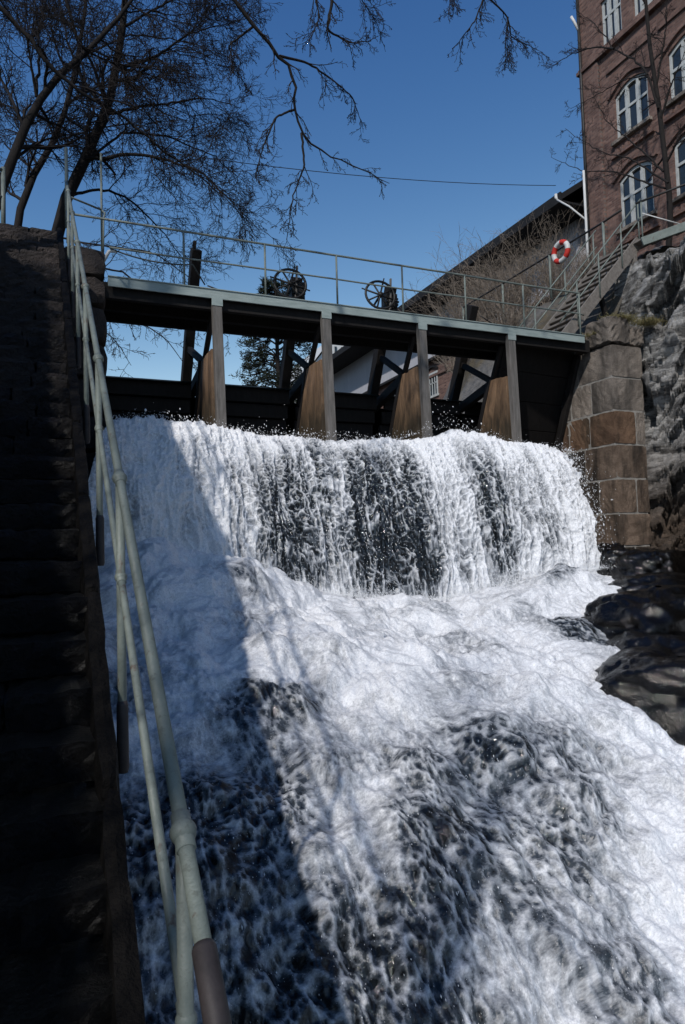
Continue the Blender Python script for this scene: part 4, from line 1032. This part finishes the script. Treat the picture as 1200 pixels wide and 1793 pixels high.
P(MB().add([(18.3,19.45,12.2),(27,19.45,12.2),(22.8,19.45,15.9)], [(0,1,2)]), 'gable', M['dark_timber'])
P(MB().box(16.93, 16.995, 18.6, 46.42, 12.20, 12.56), 'gutter_board', M['roof_felt'])
P(MB().box(17.0, 18.49, 18.63, 46.38, 12.21, 12.28), 'soffit', M['roof_felt'])
for y in (22.3, 26.2, 30.0, 33.9, 37.8):
    w = P(MB().box(18.585, 18.66, y, y+1.0, 7.9, 9.05), 'window', M['window_glass'])
    P(MB().box(18.56, 18.60, y-.04, y+.06, 7.9, 9.1), 'frame', M['window_white'], parent=w); P(MB().box(18.56, 18.60, y+.94, y+1.04, 7.9, 9.1), 'frame', M['window_white'], parent=w)
    P(MB().box(18.56, 18.602, y+.06, y+.94, 9.0, 9.1), 'frame', M['window_white'], parent=w); P(MB().box(18.55, 18.60, y-.1, y+1.1, 7.78, 7.9), 'sill', M['window_white'], parent=w)
    for k in (1,2,3): P(MB().box(18.565, 18.597, y+k*.25-.03, y+k*.25+.03, 7.9, 9.0), 'glazing_bar', M['window_white'], parent=w)
    P(MB().box(18.565, 18.594, y+.06, y+.94, 8.5, 8.55), 'glazing_bar', M['window_white'], parent=w)
    mb = MB(); n = 8
    for k in range(n):
        t0, t1 = k/n, (k+1)/n
        g = lambda t, o: (y-.1+1.2*t, 9.18+o+.18*math.sin(math.pi*t))
        q = [g(t0,0), g(t1,0), g(t1,.09), g(t0,.09)]
        mb.add([(18.52,*p) for p in q]+[(18.62,*p) for p in q], [(0,1,2,3),(0,4,5,1),(2,6,7,3),(1,5,6,2),(3,7,4,0)])
    P(mb, 'arch_hood', M['roof_felt'], parent=w)
# white house far upstream
root = thing('white_house', (24, 56, 6), 'white house with narrow dark upright slots beyond the grey shed', 'building'); P = Part(root)
mb = MB(); mb.add([(21.0,55,5),(30,55,5),(30,55,18.3),(23.3,55,18.5),(21.0,55,15.6),(21.0,64,5),(30,64,5),(30,64,18.3),(23.3,64,18.5),(21.0,64,15.6)],
                  [(0,1,2,3,4),(5,9,8,7,6),(0,4,9,5),(1,6,7,2)])
P(mb, 'wall', M['white_paint'])
P(MB().add([(20.8,54.7,15.6),(23.25,54.7,18.75),(30.2,54.7,18.5),(20.8,64.3,15.6),(23.25,64.3,18.75),(30.2,64.3,18.5)], [(0,1,4,3),(1,2,5,4)]), 'roof', M['white_paint'])
for k in range(6):
    x = 23.55+k*.62
    P(MB().box(x, x+.20, 54.93, 55.05, 15.2, 18.0), 'slot_window', M['window_glass'])

# ------------------------------------------------------------------ trees
def px(pts, Y0, Y1=None):
    Y1 = Y0 if Y1 is None else Y1; n = len(pts)
    return [at(p[0], p[1], Y0+(Y1-Y0)*i/max(n-1, 1)) for i, p in enumerate(pts)]
G = 'bare trees above the stairs on the left'
b = at(76,408,13.5); b[2] = 5.2
bare_tree('bare_tree', b, [b]+px([(117,344),(146,286),(187,204),(205,120),(215,40),(225,-60),(240,-200)], 13.6, 14.2), (.125,.035),
    [(px([(150,278),(245,270),(310,285),(350,300),(400,345),(455,405)], 13.6, 12.2), .036, .006),
     (px([(187,200),(245,187),(303,181),(360,170),(420,190)], 13.7, 15), .036, .006),
     (px([(190,195),(150,150),(120,80),(100,-10)], 13.7, 15), .042, .008),
     (px([(205,120),(270,100),(330,60),(400,40)], 13.8, 12.8), .036, .006),
     (px([(212,50),(300,0),(380,-30)], 14, 12.6), .032, .006),
     (px([(117,344),(180,330),(230,350),(290,410),(330,470)], 13.6, 16.5), .035, .006),
     (px([(146,286),(220,230),(300,240),(370,270),(430,320)], 13.6, 15.5), .032, .006)],
    'dark leaning bare tree whose trunk rises from behind the head of the stone stairs', G, 3, lv=((18,(.45,1.0)),(8,(.4,.8)),(5,(.4,.8)),(2,(.4,.8))), ls0=2.0, droop=((.05,0,-.02),(.05,0,-.1),(.04,0,-.12)), minr=.0045)
b = at(3,330,12.6); b = np.array([b[0]-.25, 12.4, 5.2])
bare_tree('bare_tree', b, [b]+px([(3,315),(35,257),(64,169),(99,140),(152,87),(192,52),(260,-40)], 12.6, 13.2), (.10,.025),
    [(px([(64,169),(70,90),(60,0),(50,-80)], 12.8, 13.5), .03, .006),
     (px([(64,169),(47,64),(0,0)], 12.8, 12.2), .03, .007),
     (px([(-20,-10),(47,64),(110,140),(170,181),(198,190),(250,233),(292,274),(338,297),(373,327),(420,373)], 11.6, 12.2), .04, .006),
     (px([(110,-20),(140,82),(192,110),(245,117),(300,125)], 12.6, 13.4), .032, .006),
     (px([(20,285),(60,250),(120,235),(180,250)], 12.6, 14), .03, .006)],
    'bare tree with crooked trunk at the left edge of the picture', G, 4, lv=((16,(.45,1.0)),(8,(.4,.8)),(5,(.4,.8)),(2,(.4,.8))), ls0=1.8, droop=((.04,0,0),(.04,0,-.08),(.03,0,-.1)), minr=.0045)
b = at(12,402,17); b[2] = 5.2
bare_tree('bare_tree', b, [b]+px([(35,344),(64,286),(105,245),(120,180),(140,100),(150,0),(160,-100)], 17, 17.5), (.105,.03),
    [(px([(64,286),(30,220),(10,150)], 17, 18), .03, .006), (px([(105,245),(170,225),(230,215),(290,230)], 17, 18.5), .03, .006),
     (px([(120,180),(190,140),(260,130),(340,150)], 17, 18.5), .03, .006), (px([(140,100),(230,60),(320,70),(410,110)], 17, 18), .03, .006),
     (px([(145,50),(60,20),(0,-20)], 17, 18), .03, .006), (px([(150,0),(260,-40),(380,-20),(440,30)], 17, 16.5), .03, .006)],
    'bare tree farther back with thin trunk between the two leaning ones', G, 5, lv=((15,(.4,.9)),(8,(.4,.7)),(5,(.4,.7)),(2,(.4,.8))), ls0=2.2, droop=((0,0,0),(.02,0,-.05),(.03,0,-.08)), minr=.005)
# tree overhanging the water: its trunk stands left of the frame, boughs hang in from above
b = np.array([-3.2, 7.5, 4.7])
bare_tree('bare_tree', b, [b, (-3.1,7.5,7), (-2.6,7.6,9.5), (-1.5,7.8,11.5)], (.22,.12),
    [([(-2.6,7.6,9.5), (-.5,7.9,11.0), (1.2,8.2,10.2)]+px([(375,-90)], 8.6, 8.6), .09, .05),
     (px([(375,-90),(411,0),(443,47),(493,102),(516,122),(516,192),(528,233),(560,265),(612,286),(682,321)], 8.6, 9), .032, .005),
     (px([(490,98),(542,111),(583,140),(618,169),(636,222)], 8.9, 9.4), .02, .005),
     (px([(516,192),(484,204),(461,257),(450,300)], 8.9, 8.5), .018, .005),
     (px([(528,233),(534,292),(513,344),(502,420)], 8.9, 8.8), .018, .005),
     (px([(443,47),(400,80),(420,140)], 8.8, 9.4), .018, .005),
     ([(-1.5,7.8,11.5), (1.0,8.3,11.8), (3.0,8.6,10.6)]+px([(560,-60)], 8.6, 8.6), .07, .035),
     (px([(560,-60),(583,0),(572,52),(612,76),(650,72)], 8.6, 8.8), .03, .005),
     (px([(540,-60),(560,30),(540,75)], 8.6, 8.3), .015, .005), (px([(610,-40),(640,10),(660,40)], 8.7, 9), .012, .005),
     ([(3.0,8.6,10.6), (4.6,8.8,9.7)]+px([(800,-60)], 8.8, 8.8), .04, .025),
     (px([(800,-60),(850,-10),(830,40),(795,84)], 8.8, 9), .022, .005),
     (px([(850,-10),(890,30),(895,65),(942,88)], 8.9, 9.2), .018, .005), (px([(890,30),(885,75),(893,110)], 9, 9), .012, .005), (px([(800,-60),(790,-10),(785,25)], 8.8, 8.6), .014, .005)],
    'overhanging bare branches with knobbly twigs drooping into the blue sky from the top', 'overhanging tree', 9, knob=2.2, lv=((13,(.4,1.0)),(5,(.35,.7)),(3,(.3,.6))), ls0=.6, droop=((.1,0,-.25),(.05,0,-.25),(0,0,-.2)), minr=.004)
# distant boughs seen under the left end of the bridge
b = np.array([-3.0, 27, 5.4])
bare_tree('bare_tree', b, [b, (-2.6,27,9), (-2.0,27,13), (-1.5,27,18)], (.25,.06),
    [([(-2.6,27,9)]+px([(120,560),(200,590),(230,640)], 27), .06, .01), ([(-2.4,27,11)]+px([(150,520),(240,560),(300,600),(330,650)], 26), .06, .01),
     ([(-2.2,27,12)]+px([(220,480),(330,540),(400,590)], 27), .06, .01), ([(-2.2,27,12)]+px([(180,430),(260,440),(330,480),(370,540)], 25), .05, .01)],
    'distant bare tree whose drooping twigs show under the left end of the bridge', 'distant trees', 6, lv=((12,(.5,.9)),(7,(.35,.65)),(4,(.35,.65))), ls0=2.6, droop=((0,0,-.1),(0,0,-.15),(0,0,-.1)), minr=.009)
# bare tree in front of the brick mill
b = np.array([15.9, 13.4, 7.8])
def bx(pts, X): 
    out = []
    for p in pts:
        d = F + RT*(p[0]-600)/1195.3 + UP*(896.5-p[1])/1195.3; out.append(d*X/d[0])
    return out
bare_tree('bare_tree', b, [b]+bx([(1180,350),(1165,290),(1155,215),(1150,150),(1140,90),(1130,0),(1120,-120)], 15.9), (.085,.035),
    [(bx([(1153,190),(1135,130),(1115,108),(1075,85),(1040,40),(1010,20)], 15.8), .04, .006), (bx([(1075,85),(1040,82),(1000,95),(960,120)], 15.7), .03, .006),
     (bx([(1162,300),(1120,260),(1060,210),(1040,165)], 15.6), .03, .006), (bx([(1170,320),(1110,280),(1050,265),(990,225)], 15.5), .03, .006),
     (bx([(1165,330),(1120,315),(1070,300),(1020,300),(965,275)], 15.6), .03, .006), (bx([(1155,215),(1175,150),(1200,90)], 15.9), .04, .006),
     (bx([(1165,290),(1190,240),(1230,200)], 15.9), .04, .006), (bx([(1150,150),(1165,60),(1170,-40)], 15.9), .03, .006), (bx([(1135,130),(1090,140),(1040,170),(1000,190)], 15.6), .02, .006)],
    'bare tree with forked dark trunk standing in front of the brick mill', 'trees by the mill', 12, lv=((10,(.4,.8)),(6,(.35,.65)),(3,(.35,.6))), ls0=1.3, droop=((0,.05,0),(0,.02,0),(0,0,0)), minr=.006)
# shrubs on the right bank
sp = [(14.4,18.3,1.9,'broad brown shrub in front of the shed wall right of the last bridge post'), (16.0,21.6,2.0,'bare shrub low against the shed above the bridge railing'), (15.3,20.4,2.6,'thick bare shrub midway along the shed wall'), (16.2,18.0,2.4,'bare shrub close to the corner of the brick mill'),
      (14.9,16.6,1.5,'bushy brown twigs rising just behind the lifebuoy'), (15.4,18.6,2.6,'tall bare shrub between the lifebuoy and the lamp pole'), (14.7,19.4,2.1,'bare shrub behind the middle fence post'),
      (15.2,22.0,2.9,'tall twiggy shrub against the black eaves of the shed'), (15.6,22.6,2.0,'bare shrub on the far bank slope below the shed eaves'), (13.2,17.2,1.1,'low tangled shrub on the slope beside the last bridge post'),
      (16.6,23.8,2.6,'farthest bare shrub showing against the sky by the shed roof'), (13.0,19.5,1.2,'low brush on the slope behind the bridge railing'), (13.9,21.2,1.5,'dense brown brush below the fence'),
      (14.2,14.6,.8,'small brush at the foot of the fence beside the wooden stairs')]
for i, (x, y, h, lab) in enumerate(sp):
    r = np.random.RandomState(60+i); z = float(bank_z(np.array([x]), np.array([y]))[0])-.1
    root = thing('shrub', (x, y, z), lab, 'shrub', 'bare shrubs on the right bank')
    n = 26; h *= 1.05
    d = np.stack([r.randn(n)*.38, r.randn(n)*.38, r.uniform(.7,1.1,n)], -1)
    t = np.linspace(0, 1, 6)[None,:,None]
    Pn = np.stack([r.randn(n)*.12*h, r.randn(n)*.12*h, np.zeros(n)], -1)[:,None,:]+d[:,None,:]*t*h+np.cumsum(r.randn(n,6,3)*.03*h, 1)*t
    R_ = np.tile(np.linspace(.014,.006,6), (n,1))
    v, q = batch_tubes(Pn, R_, 5); obj('stems', np_mesh('stems', v, q, M['shrub_twig']), root)
    c1, r1 = grow(Pn, R_, 7, (.3,.55), (20,50), r, n=4, minr=.005, bias=(0,0,.05)); c2, r2 = grow(c1, r1, 5, (.35,.65), (20,55), r, n=3, minr=.0045)
    v, q = join([batch_tubes(c1, r1, 3), batch_tubes(c2, r2, 3)]); obj('twigs', np_mesh('twigs', v, q, M['shrub_twig']), root)
# pine far upstream, seen between the piers
b = np.array([12.6, 38.0, 3.0]); r = np.random.RandomState(77)
root = thing('pine_tree', tuple(b), 'dark pine far upstream seen between the first two piers', 'tree', 'distant trees')
tp = np.array([(0,0,0),(.05,0,6),(-.05,0,10),(0,0,13.2)]); tp = resample(tp, 10)
lim = []
for z in np.linspace(4.5, 12.8, 24):
    for k in range(4):
        a = r.uniform(0, 6.28); L = 3.3*(1-(z-4)/10.5)**.7*r.uniform(.6,1.15)
        p = [np.array([0,0,z])]
        for j in range(1,6): p.append(np.array([math.cos(a)*L*j/5, math.sin(a)*L*j/5, z+L*(.10*j/5+.12*math.sin(j))+r.randn()*.06]))
        lim.append(p)
lim = np.array(lim); LR = np.tile(np.linspace(.06,.02,6), (len(lim),1))
v, q = join([batch_tubes(tp[None], np.linspace(.24,.06,10)[None], 8), batch_tubes(lim, LR, 4)])
obj('trunk', np_mesh('trunk', v, q, M['bark']), root)
c1, r1 = grow(lim, LR, 7, (.25,.45), (30,70), r, n=4, minr=.012, tmin=.35, bias=(0,0,.15))
tips = c1[:,1:,:].reshape(-1,3); tips = np.repeat(tips, 9, 0)
dr = r.randn(len(tips),3); dr[:,2] = np.abs(dr[:,2])*.7; dr /= np.linalg.norm(dr, axis=1, keepdims=True); s = np.cross(dr, r.randn(len(tips),3)); s /= np.linalg.norm(s, axis=1, keepdims=True)
L = r.uniform(.12,.30,len(tips))[:,None]; tips = tips+r.randn(len(tips),3)*.07
V = np.stack([tips-s*.03, tips+s*.03, tips+dr*L], 1).reshape(-1,3)
obj('crown', np_mesh('crown', V, np.arange(len(V)).reshape(-1,3), M['needles'], False), root)
v, q = batch_tubes(c1, r1, 3); obj('branches', np_mesh('branches', v, q, M['bark']), root)
# trees of the left bank standing behind the camera: their branches throw the broken shade on rail and steps
for k, (x, y, sd, lab) in enumerate(((-5.2,-3.6,71,'bare tree on the left bank just behind the camera'), (-6.6,1.2,72,'bare tree on the left bank beside the foot of the stairs'), (-5.5,5.2,73,'bare tree on the left bank beside the head of the stairs'))):
    z = 5.28 if y > 8 else -4.6+(y+6)*.696
    r = np.random.RandomState(sd); bb = np.array([x, y, z+.3])
    tr_ = [bb, bb+np.array([.2,.1,3]), bb+np.array([.1,.3,6]), bb+np.array([.5,.2,10])]
    lm = []
    for j in range(9):
        a = r.uniform(0, 6.28); h = 2.5+j*.75; p0 = bb+np.array([.15,.2,h]); L = r.uniform(2.2,3.6)
        lm.append(([p0, p0+np.array([math.cos(a)*L*.5, math.sin(a)*L*.5, L*.35]), p0+np.array([math.cos(a)*L, math.sin(a)*L, L*.75])], .042, .008))
    bare_tree('bare_tree', bb, tr_, (.2,.06), lm, lab, 'bare trees on the left bank', sd, lv=((9,(.4,.8)),(5,(.35,.65)),(3,(.35,.6))), ls0=1.5, minr=.006)
# unseen twigs added along the left bank to break up the shade edge
r = np.random.RandomState(88); n = 420
hy = r.uniform(-5, 7.6, n); hx = -2.0+r.randn(n)*.22; hz = np.interp(hy, [p[0] for p in prof], [p[1] for p in prof])-.05
root = thing('shade_hedge', (-2.0, 1.5, float(np.interp(1.5, [p[0] for p in prof], [p[1] for p in prof]))), 'unseen row of bare twigs added on the left bank to dapple the shade', 'shade_hedge')
hgt = .55+.55*np.clip(fbm(hy*.9, hy*0+.3, 3, 5)+.4, 0, 1.2)
Pn = np.stack([hx, hy-1.5, hz-root.location.z], -1)[:,None,:]+np.stack([r.randn(n)*.25, r.randn(n)*.25, np.ones(n)], -1)[:,None,:]*np.linspace(0, 1, 5)[None,:,None]*hgt[:,None,None]+np.cumsum(r.randn(n,5,3)*.03, 1)
Pn[:,:,0] += 2.0
R_ = np.tile(np.linspace(.014,.006,5), (n,1)); v, q = batch_tubes(Pn, R_, 4); obj('stems', np_mesh('stems', v, q, M['twig']), root)
c1, r1 = grow(Pn, R_, 7, (.4,.8), (25,60), r, n=4, minr=.006); v, q = batch_tubes(c1, r1, 3); obj('twigs', np_mesh('twigs', v, q, M['twig']), root)
# overhead wire
tag(MB().tube(sag((3.0,20,11.9),(18.0,20.0,13.7),.25), .012, 5).build('overhead_wire', M['iron'], None, True), 'thin wire crossing the sky to the brick mill', 'wire')
